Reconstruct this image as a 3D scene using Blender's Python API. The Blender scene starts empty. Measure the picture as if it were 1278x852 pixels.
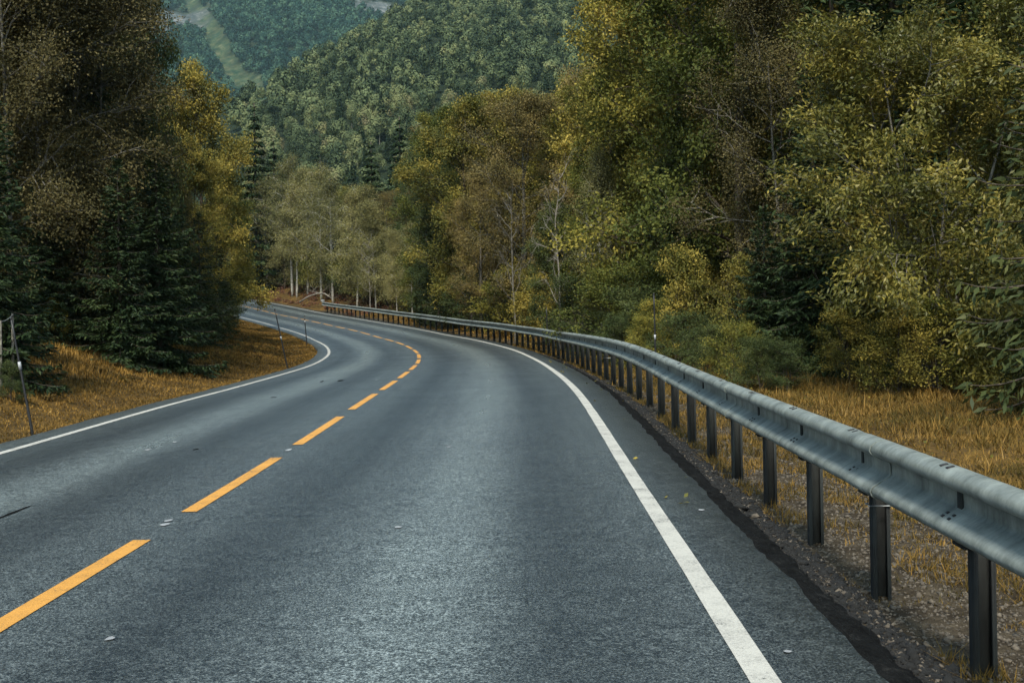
import bpy, math, random
import numpy as np
rad = math.radians
C = bpy.context.scene.collection
# ------------------------------------------------------------------ camera
F, YH, CH, ROLL = 1494.26, 367.86, 1.3768, -0.0184
PW, PH = 1278.0, 852.0
cam = bpy.data.cameras.new('camera'); cam_o = bpy.data.objects.new('camera', cam); C.objects.link(cam_o)
cam.sensor_width = 36.0; cam.lens = F / PW * 36.0
cam.shift_y = -(PH / 2 - YH) / PW
cam.clip_start = 0.1; cam.clip_end = 6000
cam_o.location = (0, 0, CH)
cam_o.rotation_euler = (rad(90), -ROLL, 0)
bpy.context.scene.camera = cam_o
# ------------------------------------------------------------------ daylight
SUN_EL, SUN_AZ = rad(52), rad(191)          # azimuth measured from +Y clockwise: behind the camera, to its left
world = bpy.data.worlds.new('World'); bpy.context.scene.world = world; world.use_nodes = True
wn = world.node_tree; bg = wn.nodes['Background']
sky = wn.nodes.new('ShaderNodeTexSky'); sky.sky_type = 'NISHITA'; sky.sun_disc = False
sky.sun_elevation = SUN_EL; sky.sun_rotation = SUN_AZ; sky.air_density = 1.0; sky.dust_density = 2.5; sky.ozone_density = 1.0
tint = wn.nodes.new('ShaderNodeMix'); tint.data_type = 'RGBA'; tint.blend_type = 'MULTIPLY'; tint.inputs[0].default_value = 1; tint.inputs[7].default_value = (.9, 1.08, 1.02, 1)
wn.links.new(sky.outputs[0], tint.inputs[6]); wn.links.new(tint.outputs[2], bg.inputs[0]); bg.inputs[1].default_value = 0.07
sl = bpy.data.lights.new('sun', 'SUN'); sl.energy = 1.5; sl.angle = rad(10); sl.color = (1, .93, .82)
sun = bpy.data.objects.new('sun', sl); C.objects.link(sun)
sun.rotation_euler = (rad(90) - SUN_EL, 0, -SUN_AZ + rad(180))
sun.location = (-20, -20, 60)
vs = bpy.context.scene.view_settings
vs.view_transform = 'Standard'; vs.look = 'None'; vs.gamma = 1; vs.use_curve_mapping = False; vs.exposure = 1.65
cy = bpy.context.scene.cycles
cy.max_bounces = 5; cy.diffuse_bounces = 1; cy.glossy_bounces = 2; cy.transmission_bounces = 3; cy.transparent_max_bounces = 6; cy.volume_bounces = 0
cy.use_adaptive_sampling = True; cy.adaptive_threshold = 0.015

# ------------------------------------------------------------------ helpers
def new_mesh(name, V, Fc, mats, mat_idx=None, fattr=None, pattr=None, smooth=False):
    """V (n,3); Fc list of int arrays (each (m,3) or (m,4)); one mesh"""
    me = bpy.data.meshes.new(name)
    V = np.ascontiguousarray(V, dtype=np.float32)
    Fc = [np.asarray(f, dtype=np.int32) for f in Fc if len(f)]
    nl = sum(f.size for f in Fc); nf = sum(len(f) for f in Fc)
    me.vertices.add(len(V)); me.vertices.foreach_set('co', V.ravel())
    me.loops.add(nl); me.loops.foreach_set('vertex_index', np.concatenate([f.ravel() for f in Fc]))
    me.polygons.add(nf)
    tot = np.concatenate([np.full(len(f), f.shape[1], np.int32) for f in Fc])
    st = np.concatenate([[0], np.cumsum(tot)[:-1]]).astype(np.int32)
    me.polygons.foreach_set('loop_start', st)
    me.polygons.foreach_set('loop_total', tot)
    if mat_idx is not None: me.polygons.foreach_set('material_index', np.asarray(mat_idx, np.int32))
    if smooth: me.polygons.foreach_set('use_smooth', np.ones(nf, bool))
    for m in (mats if isinstance(mats, (list, tuple)) else [mats]): me.materials.append(m)
    me.update(calc_edges=True)
    for k, v in (fattr or {}).items():
        a = me.attributes.new(k, 'FLOAT', 'FACE'); a.data.foreach_set('value', np.asarray(v, np.float32))
    for k, v in (pattr or {}).items():
        a = me.attributes.new(k, 'FLOAT', 'POINT'); a.data.foreach_set('value', np.asarray(v, np.float32))
    return me

def link(name, me, parent=None, loc=None, rz=0, sc=None):
    o = bpy.data.objects.new(name, me); C.objects.link(o)
    if parent: o.parent = parent
    if loc is not None: o.location = loc
    if rz: o.rotation_euler = (0, 0, rz)
    if sc is not None: o.scale = sc if hasattr(sc, '__len__') else (sc, sc, sc)
    return o

def tag(o, label=None, cat=None, group=None, kind=None):
    if label: o['label'] = label
    if cat: o['category'] = cat
    if group: o['group'] = group
    if kind: o['kind'] = kind
    return o

def empty(name, loc, rz=0):
    o = bpy.data.objects.new(name, None); C.objects.link(o); o.location = loc; o.rotation_euler = (0, 0, rz)
    o.empty_display_size = 0.2
    return o

class Acc:
    """collects numpy geometry for one mesh"""
    def __init__(s): s.V = []; s.F4 = []; s.F3 = []; s.m4 = []; s.m3 = []; s.n = 0
    def add(s, V, F4=None, F3=None, m=0):
        V = np.asarray(V, float)
        s.V.append(V)
        if F4 is not None and len(F4): s.F4.append(np.asarray(F4) + s.n); s.m4.append(np.full(len(F4), m))
        if F3 is not None and len(F3): s.F3.append(np.asarray(F3) + s.n); s.m3.append(np.full(len(F3), m))
        s.n += len(V)
    def box(s, c, d, m=0, R=None):
        c = np.array(c, float); d = np.array(d, float) / 2
        P = np.array([(x, y, z) for x in (-1, 1) for y in (-1, 1) for z in (-1, 1)], float) * d
        if R is not None: P = P @ np.asarray(R).T
        s.add(P + c, [(0, 1, 3, 2), (4, 6, 7, 5), (0, 4, 5, 1), (2, 3, 7, 6), (0, 2, 6, 4), (1, 5, 7, 3)], m=m)
    def tube(s, P, r, k=6, m=0, cap=True):
        P = np.asarray(P, float); n = len(P); r = np.broadcast_to(np.asarray(r, float), (n,))
        T = np.gradient(P, axis=0); T /= np.linalg.norm(T, axis=1)[:, None] + 1e-9
        ref = np.array([0, 0, 1.]) if abs(T[:, 2]).mean() < .8 else np.array([1., 0, 0])
        A = np.cross(T, ref); A /= np.linalg.norm(A, axis=1)[:, None] + 1e-9
        B = np.cross(T, A)
        a = np.arange(k) * 2 * np.pi / k
        V = P[:, None] + r[:, None, None] * (np.cos(a)[None, :, None] * A[:, None] + np.sin(a)[None, :, None] * B[:, None])
        i, j = np.meshgrid(np.arange(n - 1), np.arange(k), indexing='ij')
        Q = np.stack([i * k + j, i * k + (j + 1) % k, (i + 1) * k + (j + 1) % k, (i + 1) * k + j], -1).reshape(-1, 4)
        V = V.reshape(-1, 3)
        if cap:
            V = np.vstack([V, P[:1], P[-1:]]); c0, c1 = n * k, n * k + 1
            j = np.arange(k)
            T3 = np.vstack([np.stack([(j + 1) % k, j, np.full(k, c0)], 1), np.stack([(n - 1) * k + j, (n - 1) * k + (j + 1) % k, np.full(k, c1)], 1)])
            s.add(V, Q, T3, m)
        else: s.add(V, Q, None, m)
    def mesh(s, name, mats, smooth=False, **kw):
        F4 = np.vstack(s.F4) if s.F4 else np.zeros((0, 4), int); F3 = np.vstack(s.F3) if s.F3 else np.zeros((0, 3), int)
        mi = np.concatenate([np.concatenate(s.m4) if s.m4 else [], np.concatenate(s.m3) if s.m3 else []]).astype(int)
        return new_mesh(name, np.vstack(s.V), [F4, F3], mats, mi, smooth=smooth, **kw)

def vnoise(x, y, seed=0):
    xi = np.floor(x).astype(np.int64); yi = np.floor(y).astype(np.int64); fx = x - xi; fy = y - yi
    fx = fx * fx * (3 - 2 * fx); fy = fy * fy * (3 - 2 * fy)
    def h(a, b):
        v = np.sin(a * 127.1 + b * 311.7 + seed * 74.7) * 43758.5453
        return v - np.floor(v)
    return (h(xi, yi) * (1 - fx) + h(xi + 1, yi) * fx) * (1 - fy) + (h(xi, yi + 1) * (1 - fx) + h(xi + 1, yi + 1) * fx) * fy
def fbm(x, y, oct=4, seed=0):
    x = np.asarray(x, float); y = np.asarray(y, float)
    t = 0; a = .5
    for i in range(oct): t = t + a * (vnoise(x, y, seed + i) - .5) * 2; x = x * 2.03; y = y * 2.03; a *= .5
    return t
def sstep(a, b, x):
    t = np.clip((x - a) / (b - a), 0, 1); return t * t * (3 - 2 * t)

# ------------------------------------------------------------------ materials
def mat(name):
    m = bpy.data.materials.new(name); m.use_nodes = True
    nt = m.node_tree; return m, nt, nt.nodes['Principled BSDF']
def nd(nt, t, **kw):
    n = nt.nodes.new(t)
    for k, v in kw.items(): setattr(n, k, v)
    return n
def ramp(nt, fac, stops, interp='LINEAR'):
    r = nd(nt, 'ShaderNodeValToRGB'); r.color_ramp.interpolation = interp
    e = r.color_ramp.elements
    while len(e) < len(stops): e.new(0.5)
    for i, (p, c) in enumerate(stops): e[i].position = p; e[i].color = (*c, 1)
    nt.links.new(fac, r.inputs[0]); return r
def noise(nt, scale, vec=None, detail=3, rough=.55):
    n = nd(nt, 'ShaderNodeTexNoise'); n.inputs['Scale'].default_value = scale; n.inputs['Detail'].default_value = detail; n.inputs['Roughness'].default_value = rough
    if vec is not None: nt.links.new(vec, n.inputs['Vector'])
    return n
def math_(nt, op, a, b=None, c=None, clamp=False):
    n = nd(nt, 'ShaderNodeMath', operation=op, use_clamp=clamp)
    for i, v in enumerate((a, b, c)):
        if v is None: continue
        if isinstance(v, (int, float)): n.inputs[i].default_value = v
        else: nt.links.new(v, n.inputs[i])
    return n.outputs[0]
def attr(nt, name):
    a = nd(nt, 'ShaderNodeAttribute', attribute_name=name); return a.outputs['Fac']
def mixc(nt, fac, a, b, blend='MIX'):
    n = nd(nt, 'ShaderNodeMix', data_type='RGBA', blend_type=blend)
    for s, v in ((0, fac), (6, a), (7, b)):
        if isinstance(v, (int, float)): n.inputs[s].default_value = v
        elif isinstance(v, tuple): n.inputs[s].default_value = (*v, 1)
        else: nt.links.new(v, n.inputs[s])
    return n.outputs[2]
def bump(nt, h, bs, strength=.5, dist=.02):
    b = nd(nt, 'ShaderNodeBump'); b.inputs['Strength'].default_value = strength; b.inputs['Distance'].default_value = dist
    nt.links.new(h, b.inputs['Height']); nt.links.new(b.outputs[0], bs.inputs['Normal'])

def leaf_mat(name, stops, var=.3, transl=.25, nscale=.5, rough=.6, spec=.14, rc=.42):
    """stops: colours over the random value; rnd face attribute + object random + clump noise pick one"""
    m, nt, b = mat(name)
    oi = nd(nt, 'ShaderNodeObjectInfo'); tc = nd(nt, 'ShaderNodeTexCoord')
    off = nd(nt, 'ShaderNodeVectorMath', operation='ADD'); nt.links.new(tc.outputs['Object'], off.inputs[0])
    cx = nd(nt, 'ShaderNodeCombineXYZ'); nt.links.new(math_(nt, 'MULTIPLY', oi.outputs['Random'], 50.0), cx.inputs[0]); nt.links.new(cx.outputs[0], off.inputs[1])
    n = noise(nt, nscale, off.outputs[0], 2)
    f = math_(nt, 'ADD', math_(nt, 'MULTIPLY', attr(nt, 'rnd'), rc), math_(nt, 'MULTIPLY', math_(nt, 'SUBTRACT', n.outputs[0], .5), 1.1))
    f = math_(nt, 'ADD', f, math_(nt, 'MULTIPLY', oi.outputs['Random'], var))
    f = math_(nt, 'ADD', f, .5 - rc / 2 - var / 2)
    r = ramp(nt, f, stops)
    nt.links.new(r.outputs[0], b.inputs['Base Color'])
    b.inputs['Roughness'].default_value = rough
    b.inputs['Specular IOR Level'].default_value = spec
    if transl:
        t = nd(nt, 'ShaderNodeBsdfTranslucent'); nt.links.new(r.outputs[0], t.inputs[0])
        mx = nd(nt, 'ShaderNodeMixShader'); mx.inputs[0].default_value = transl
        nt.links.new(b.outputs[0], mx.inputs[1]); nt.links.new(t.outputs[0], mx.inputs[2])
        nt.links.new(mx.outputs[0], nt.nodes['Material Output'].inputs[0])
    return m

M = {}
M['spruce'] = leaf_mat('spruce_needles', [(0, (.009, .019, .008)), (.4, (.018, .034, .012)), (.75, (.036, .055, .017)), (1, (.08, .09, .028))], .2, .08, .7, .6, .2)
M['spruce_olive'] = leaf_mat('spruce_needles_olive', [(0, (.015, .026, .01)), (.5, (.038, .052, .016)), (1, (.12, .12, .035))], .2, .08, .8, .6, .2)
M['gold'] = leaf_mat('golden_leaves', [(0, (.035, .04, .012)), (.35, (.11, .11, .024)), (.6, (.25, .2, .04)), (.82, (.46, .35, .075)), (1, (.5, .36, .09))], .25, .2, .9)
M['willow'] = leaf_mat('willow_leaves', [(0, (.03, .036, .009)), (.35, (.1, .1, .02)), (.62, (.26, .21, .04)), (1, (.58, .45, .11))], .2, .25, 1.2, .45, .3)
M['olive'] = leaf_mat('olive_leaves', [(0, (.028, .04, .01)), (.42, (.08, .095, .02)), (.7, (.2, .18, .034)), (1, (.42, .33, .065))], .3, .25, .8)
M['brown'] = leaf_mat('brown_leaves', [(0, (.038, .035, .014)), (.45, (.125, .103, .038)), (.75, (.24, .18, .06)), (1, (.42, .31, .11))], .3, .25, .8)
M['lichen_leaf'] = leaf_mat('grey_brown_leaves', [(0, (.022, .02, .009)), (.45, (.07, .06, .022)), (.75, (.13, .105, .04)), (1, (.24, .19, .08))], .3, .2, .9)
M['darkgreen'] = leaf_mat('dark_green_leaves', [(0, (.018, .03, .012)), (.5, (.05, .068, .022)), (.85, (.1, .115, .035)), (1, (.2, .18, .05))], .3, .2, .8)
M['lichen'] = leaf_mat('lichen_twigs', [(0, (.05, .045, .035)), (.5, (.12, .11, .085)), (1, (.3, .28, .22))], .2, .1, 2, .8, .1)
M['birch_leaf'] = leaf_mat('birch_leaves', [(0, (.07, .073, .03)), (.5, (.18, .17, .065)), (1, (.38, .33, .13))], .35, .3, .6)
M['hill_leaf'] = leaf_mat('hillside_leaves', [(0, (.024, .038, .017)), (.3, (.062, .086, .038)), (.55, (.12, .145, .062)), (.8, (.165, .175, .07)), (.93, (.14, .125, .06)), (1, (.17, .155, .08))], .8, 0, .25, .7, .15, .5)
M['far_leaf'] = leaf_mat('far_leaves', [(0, (.004, .018, .014)), (.5, (.016, .048, .034)), (1, (.065, .12, .07))], .1, 0, .03, .7, .1, .6)  # teal of the distant haze put into the leaf colour
M['heather'] = leaf_mat('heather', [(0, (.05, .025, .02)), (.5, (.15, .07, .045)), (1, (.3, .16, .08))], .2, .1, .8, .8, .1)
M['weed'] = leaf_mat('weed_leaves', [(0, (.03, .018, .01)), (.4, (.08, .05, .02)), (.7, (.16, .12, .03)), (1, (.1, .12, .03))], .2, .15, 1.5, .7, .1)
M['turf'] = leaf_mat('turf_blades', [(0, (.035, .03, .012)), (.32, (.095, .062, .018)), (.6, (.22, .125, .028)), (.85, (.37, .215, .05)), (1, (.52, .35, .12))], .0, .3, .8, .7, .15)
M['straw'] = leaf_mat('straw_blades', [(0, (.03, .034, .011)), (.3, (.08, .06, .016)), (.52, (.16, .1, .023)), (.75, (.26, .15, .035)), (1, (.42, .29, .12))], .0, .3, 1.1, .7, .15)

def bark_mat(name, c1, c2, sz=8., stretch=.25, rough=.85):
    m, nt, b = mat(name); tc = nd(nt, 'ShaderNodeTexCoord'); mp = nd(nt, 'ShaderNodeMapping'); mp.inputs['Scale'].default_value = (1, 1, stretch)
    nt.links.new(tc.outputs['Object'], mp.inputs[0]); n = noise(nt, sz, mp.outputs[0], 4, .7)
    r = ramp(nt, n.outputs[0], [(.36, c1), (.62, c2)]); nt.links.new(r.outputs[0], b.inputs['Base Color']); b.inputs['Roughness'].default_value = rough
    bump(nt, n.outputs[0], b, .6, .02); return m
M['bark'] = bark_mat('brown_bark', (.025, .018, .012), (.09, .07, .05))
M['greybark'] = bark_mat('grey_bark', (.035, .03, .024), (.17, .155, .125), 10, 1.2)
M['birchbark'] = bark_mat('birch_bark', (.1, .09, .07), (.56, .53, .46), 7, 3.0, .7)
M['deadwood'] = bark_mat('dead_wood', (.09, .08, .065), (.3, .27, .23), 9, .4)

# asphalt
def asphalt():
    m, nt, b = mat('asphalt'); L = nt.links
    tc = nd(nt, 'ShaderNodeTexCoord'); P = tc.outputs['Object']
    g1 = noise(nt, 105, P, 2, .6); g2 = noise(nt, 42, P, 2, .6); g3 = noise(nt, .7, P, 4, .6); g4 = noise(nt, 9, P, 3, .6)
    vo = nd(nt, 'ShaderNodeTexVoronoi'); vo.inputs['Scale'].default_value = 110; L.new(P, vo.inputs['Vector'])
    off = attr(nt, 'off')
    # long streaks along the road
    cb = nd(nt, 'ShaderNodeCombineXYZ'); L.new(math_(nt, 'MULTIPLY', off, 3.2), cb.inputs[0]); L.new(math_(nt, 'MULTIPLY', attr(nt, 'sta'), .16), cb.inputs[1])
    st = noise(nt, 1.0, cb.outputs[0], 4, .6)
    def gauss(c, w):
        d = math_(nt, 'DIVIDE', math_(nt, 'SUBTRACT', off, c), w)
        return math_(nt, 'POWER', 2.718, math_(nt, 'MULTIPLY', math_(nt, 'MULTIPLY', d, d), -1.0))
    tracks = math_(nt, 'ADD', math_(nt, 'ADD', gauss(.75, .38), gauss(2.5, .38)), math_(nt, 'ADD', gauss(-.95, .42), gauss(-2.45, .4)))
    grain = math_(nt, 'ADD', math_(nt, 'MULTIPLY', g1.outputs[0], .62), math_(nt, 'ADD', math_(nt, 'MULTIPLY', g2.outputs[0], .30), math_(nt, 'MULTIPLY', g4.outputs[0], .12)))
    r = ramp(nt, grain, [(.37, (.006, .0075, .0076)), (.475, (.022, .027, .0275)), (.56, (.07, .084, .085)), (.69, (.2, .23, .23))])
    big = math_(nt, 'ADD', math_(nt, 'MULTIPLY', g3.outputs[0], .5), math_(nt, 'MULTIPLY', st.outputs[0], .8))
    k = math_(nt, 'MULTIPLY_ADD', big, 1.1, .48)
    k = math_(nt, 'MULTIPLY', k, math_(nt, 'SUBTRACT', 1.0, math_(nt, 'MULTIPLY', tracks, .45)))
    sheen = math_(nt, 'ADD', gauss(1.85, .4), gauss(-1.6, .4))  # sky sheen down the lane middles, brightened into the base colour below
    k = math_(nt, 'MULTIPLY', k, math_(nt, 'MULTIPLY_ADD', sheen, .95, .95))
    k = math_(nt, 'MULTIPLY', k, math_(nt, 'SUBTRACT', 1.0, math_(nt, 'MULTIPLY', math_(nt, 'GREATER_THAN', off, 3.2), .28)))
    vc = nd(nt, 'ShaderNodeTexVoronoi', feature='DISTANCE_TO_EDGE'); vc.inputs['Scale'].default_value = .55
    wv = nd(nt, 'ShaderNodeVectorMath', operation='MULTIPLY_ADD'); L.new(g4.outputs[1], wv.inputs[0]); wv.inputs[1].default_value = (.35, .35, 0); L.new(P, wv.inputs[2]); L.new(wv.outputs[0], vc.inputs['Vector'])
    ck = math_(nt, 'MULTIPLY', math_(nt, 'LESS_THAN', vc.outputs[0], .006), math_(nt, 'GREATER_THAN', g3.outputs[0], .56))
    k = math_(nt, 'MULTIPLY', k, math_(nt, 'MULTIPLY_ADD', ck, -.2, 1.0))
    col = nd(nt, 'ShaderNodeVectorMath', operation='SCALE'); L.new(r.outputs[0], col.inputs[0]); L.new(k, col.inputs[3])
    # dark crack near the right edge and sealed shoulder
    L.new(col.outputs[0], b.inputs['Base Color'])
    L.new(math_(nt, 'MULTIPLY_ADD', sheen, -.1, math_(nt, 'MULTIPLY_ADD', big, -.25, .56)), b.inputs['Roughness'])
    b.inputs['Specular IOR Level'].default_value = .5
    bump(nt, grain, b, .7, .014)
    return m
M['asphalt'] = asphalt()
def paint(name, c, wear):
    m, nt, b = mat(name); tc = nd(nt, 'ShaderNodeTexCoord')
    n = noise(nt, 70, tc.outputs['Object'], 3, .7); n2 = noise(nt, 5, tc.outputs['Object'], 4, .6)
    f = math_(nt, 'ADD', math_(nt, 'MULTIPLY', n.outputs[0], .6), math_(nt, 'MULTIPLY', n2.outputs[0], .5))
    r = ramp(nt, f, [(.4, (.05, .055, .055)), (.445, tuple(x * wear for x in c)), (.6, c)])
    nt.links.new(r.outputs[0], b.inputs['Base Color']); b.inputs['Roughness'].default_value = .6
    bump(nt, n.outputs[0], b, .3, .006); return m
M['white'] = paint('white_paint', (.46, .45, .405), .7)
M['yellow'] = paint('yellow_paint', (.58, .28, .05), .75)
M['worn'] = paint('worn_paint', (.3, .3, .28), .5)
def plain(name, c, rough=.6, metal=0, n_amt=.25, scale=20):
    m, nt, b = mat(name); tc = nd(nt, 'ShaderNodeTexCoord'); n = noise(nt, scale, tc.outputs['Object'], 4, .6)
    r = ramp(nt, n.outputs[0], [(.3, tuple(x * (1 - n_amt) for x in c)), (.7, tuple(min(1, x * (1 + n_amt)) for x in c))])
    nt.links.new(r.outputs[0], b.inputs['Base Color']); b.inputs['Roughness'].default_value = rough; b.inputs['Metallic'].default_value = metal
    bump(nt, n.outputs[0], b, .15, .005); return m
def galv():
    m, nt, b = mat('galvanised_steel'); L = nt.links
    tc = nd(nt, 'ShaderNodeTexCoord'); P = tc.outputs['Object']
    n = noise(nt, 5, P, 5, .65); n2 = noise(nt, 60, P, 2)
    cb = nd(nt, 'ShaderNodeCombineXYZ'); L.new(math_(nt, 'MULTIPLY', attr(nt, 'sta'), 7.0), cb.inputs[0])
    sp = nd(nt, 'ShaderNodeSeparateXYZ'); L.new(P, sp.inputs[0]); L.new(math_(nt, 'MULTIPLY', sp.outputs[2], 1.5), cb.inputs[1])
    st = noise(nt, 1.0, cb.outputs[0], 4, .7)      # vertical dirt runs
    f = math_(nt, 'ADD', math_(nt, 'MULTIPLY', n.outputs[0], .45), math_(nt, 'ADD', math_(nt, 'MULTIPLY', st.outputs[0], .45), math_(nt, 'MULTIPLY', n2.outputs[0], .1)))
    r = ramp(nt, f, [(.34, (.045, .052, .046)), (.45, (.15, .17, .155)), (.62, (.31, .34, .31))])
    L.new(r.outputs[0], b.inputs['Base Color']); b.inputs['Metallic'].default_value = .12
    L.new(math_(nt, 'MULTIPLY_ADD', f, -.3, .62), b.inputs['Roughness']); bump(nt, n2.outputs[0], b, .08, .004)
    return m
M['galv'] = galv()
M['slot'] = plain('slot_dark', (.012, .012, .013), .7)
M['post'] = bark_mat('dark_steel', (.006, .0065, .006), (.022, .025, .023), 6, .35, .85)
M['black'] = plain('black_plastic', (.014, .014, .015), .5)
M['refl'] = plain('reflective_white', (.3, .31, .32), .4)
M['wire'] = plain('wire', (.4, .42, .42), .4, .6)

def soil(name, stops, sc=3.0, fine=40.0, bs=.8, bd=.05):
    m, nt, b = mat(name); tc = nd(nt, 'ShaderNodeTexCoord'); P = tc.outputs['Object']
    n = noise(nt, sc, P, 5, .65); n2 = noise(nt, fine, P, 3, .7)
    f = math_(nt, 'ADD', math_(nt, 'MULTIPLY', n.outputs[0], .6), math_(nt, 'MULTIPLY', n2.outputs[0], .4))
    r = ramp(nt, f, stops); nt.links.new(r.outputs[0], b.inputs['Base Color']); b.inputs['Roughness'].default_value = .95
    b.inputs['Specular IOR Level'].default_value = .1
    bump(nt, f, b, bs, bd); return m, nt, b, r
def ground_mat():
    m, nt, b, r = soil('ground', [(.3, (.02, .014, .007)), (.45, (.06, .038, .014)), (.55, (.11, .065, .018)), (.7, (.2, .12, .03))], 1.2, 14)
    L = nt.links
    tc = nd(nt, 'ShaderNodeTexCoord'); n = noise(nt, 6, tc.outputs['Object'], 4, .7)
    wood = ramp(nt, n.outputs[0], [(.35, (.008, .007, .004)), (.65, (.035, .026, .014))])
    far = ramp(nt, noise(nt, .05, tc.outputs['Object'], 4).outputs[0], [(.35, (.008, .014, .007)), (.65, (.02, .028, .014))])
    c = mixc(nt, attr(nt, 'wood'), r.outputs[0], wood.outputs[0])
    c = mixc(nt, attr(nt, 'far'), c, far.outputs[0])
    mead = ramp(nt, noise(nt, .12, tc.outputs['Object'], 6, .7).outputs[0], [(.38, (.015, .04, .025)), (.5, (.045, .066, .032)), (.64, (.11, .115, .06))])
    c = mixc(nt, attr(nt, 'mead'), c, mead.outputs[0])
    rock = ramp(nt, noise(nt, .09, tc.outputs['Object'], 8, .75).outputs[0], [(.38, (.03, .04, .04)), (.52, (.07, .08, .08)), (.66, (.22, .22, .22))])
    c = mixc(nt, attr(nt, 'rock'), c, rock.outputs[0])
    L.new(c, b.inputs['Base Color']); return m
M['ground'] = ground_mat()
M['gravel'] = soil('gravel', [(.3, (.011, .009, .006)), (.45, (.034, .026, .017)), (.6, (.075, .06, .04)), (.75, (.2, .17, .12))], 5, 55, 1., .03)[0]
M['crumb'] = soil('asphalt_crumbs', [(.35, (.002, .002, .002)), (.55, (.008, .0085, .0085)), (.75, (.035, .035, .033))], 9, 45, 1., .06)[0]
M['stone'] = plain('stone', (.085, .07, .052), .9, 0, .7, 25)
M['crumbstone'] = plain('crumb_stone', (.007, .007, .0065), .95, 0, .6, 30)

# ------------------------------------------------------------------ road centre line
KS = [0, 8, 16, 24, 32, 40, 50, 60, 75, 90, 110, 140, 180, 230]
KV = [0.00119, -0.00021, 0.00382, 0.00173, 0.00635, 0.01015, 0.00749, 0.00604, 0.00216, 0.00131, 0.00258, 0.00268, 0.00268, 0.00268]
ZS = [0, 8, 16, 24, 32, 42, 55, 70, 90, 120, 160, 230]
ZV = [0, -0.11099, -0.15076, -0.30451, -0.46742, -0.55718, -0.54607, -0.27917, 0.21084, 1.37457, 2.51004, 4.49715]
EL, ER, RAIL, RAILH, BANK = -3.42, 3.63, 4.0679, 0.69813, 0.01661
OL, OR = -3.03, 3.187
ds = .5
S = np.arange(0, 240, ds)
kk = np.interp(S, KS, KV); th = -0.01268 + np.concatenate([[0], np.cumsum((kk[1:] + kk[:-1]) / 2 * ds)])
cx_ = -2.33127 + np.concatenate([[0], np.cumsum(-(np.sin(th[1:]) + np.sin(th[:-1])) / 2 * ds)])
cy_ = 2 + np.concatenate([[0], np.cumsum((np.cos(th[1:]) + np.cos(th[:-1])) / 2 * ds)])
w_ = np.hanning(17); w_ /= w_.sum(); cz_ = np.convolve(np.pad(np.interp(S, ZS, ZV), 8, 'edge'), w_, 'valid')
Sb = np.arange(-40, 0, ds)                     # straight on behind the camera
S_ = np.concatenate([Sb, S]); TH = np.concatenate([np.full(len(Sb), th[0]), th])
CX = np.concatenate([cx_[0] - np.sin(th[0]) * Sb, cx_]); CY = np.concatenate([cy_[0] + np.cos(th[0]) * Sb, cy_]); CZ = np.concatenate([np.full(len(Sb), cz_[0]), cz_])
def bank_at(s, off): return BANK * np.clip(off, -4, 5) * np.clip(s / 20, 0, 1)
def road(s, off, dz=0.0):
    s = np.asarray(s, float); off = np.asarray(off, float)
    x = np.interp(s, S_, CX); y = np.interp(s, S_, CY); z = np.interp(s, S_, CZ); t = np.interp(s, S_, TH)
    return np.stack(np.broadcast_arrays(x + off * np.cos(t), y + off * np.sin(t), z + bank_at(s, off) + dz), -1)
def nearest(X, Y):
    X = np.asarray(X, float).ravel(); Y = np.asarray(Y, float).ravel()
    s = np.empty(len(X)); off = np.empty(len(X))
    for a in range(0, len(X), 20000):
        x = X[a:a + 20000]; y = Y[a:a + 20000]
        d = (x[:, None] - CX[None]) ** 2 + (y[:, None] - CY[None]) ** 2
        i = d.argmin(1)
        tx, ty = -np.sin(TH[i]), np.cos(TH[i]); dx, dy = x - CX[i], y - CY[i]
        al = dx * tx + dy * ty
        s[a:a + 20000] = S_[i] + np.clip(al, -ds, ds)
        lat = dx * np.cos(TH[i]) + dy * np.sin(TH[i])
        dist = np.sqrt(d[np.arange(len(i)), i])
        off[a:a + 20000] = np.where(np.abs(al) > 1.5, np.sign(lat) * dist, lat)
    return s, off
# ------------------------------------------------------------------ picture <-> place
def img(X, Y, Z):
    u = F * X / Y; v = F * (CH - Z) / Y; r = ROLL
    return PW / 2 + u * np.cos(r) - v * np.sin(r), YH + u * np.sin(r) + v * np.cos(r)
def ray(px, py):
    u, v = px - PW / 2, py - YH; r = -ROLL
    u, v = u * np.cos(r) - v * np.sin(r), u * np.sin(r) + v * np.cos(r)
    return u / F, -v / F            # X/Y , (Z-CH)/Y
def at_y(px, py, Y):
    a, b = ray(px, py); return np.array([a * Y, Y, CH + b * Y])

# hillside plane through three points, and its left shoulder
P1 = at_y(296, 112, 420) - (0, 0, 9); P2 = at_y(500, 2, 620) - (0, 0, 9); P3 = np.array([-40, 235, 5.])
_A = np.linalg.solve(np.array([[*P[:2], 1] for P in (P1, P2, P3)]), [P[2] for P in (P1, P2, P3)])
EDX = (P2[0] - P1[0]) / (P2[1] - P1[1])
def hill_h(X, Y):
    z = _A[0] * X + _A[1] * Y + _A[2]
    xe = P1[0] + (Y - P1[1]) * EDX
    z = z - .75 * np.maximum(xe - X, 0)
    z = z - .9 * np.maximum(Y - 820, 0)
    return z + 4.0 * fbm(X / 45., Y / 45., 3, 5)
def mount_h(X, Y):
    z = 40 + .55 * (Y - 900)
    z = z + 26 * fbm(X / 190. + Y / 600., Y / 420., 3, 21) + 6 * fbm(X / 40., Y / 40., 3, 9)
    z = z - .35 * np.maximum(0, 40 - np.abs((X + 273) - (Y - 1240) * -.47))   # the gully beside the scree
    return np.minimum(z, 560 + 20 * fbm(X / 80., Y / 80., 3))
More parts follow.
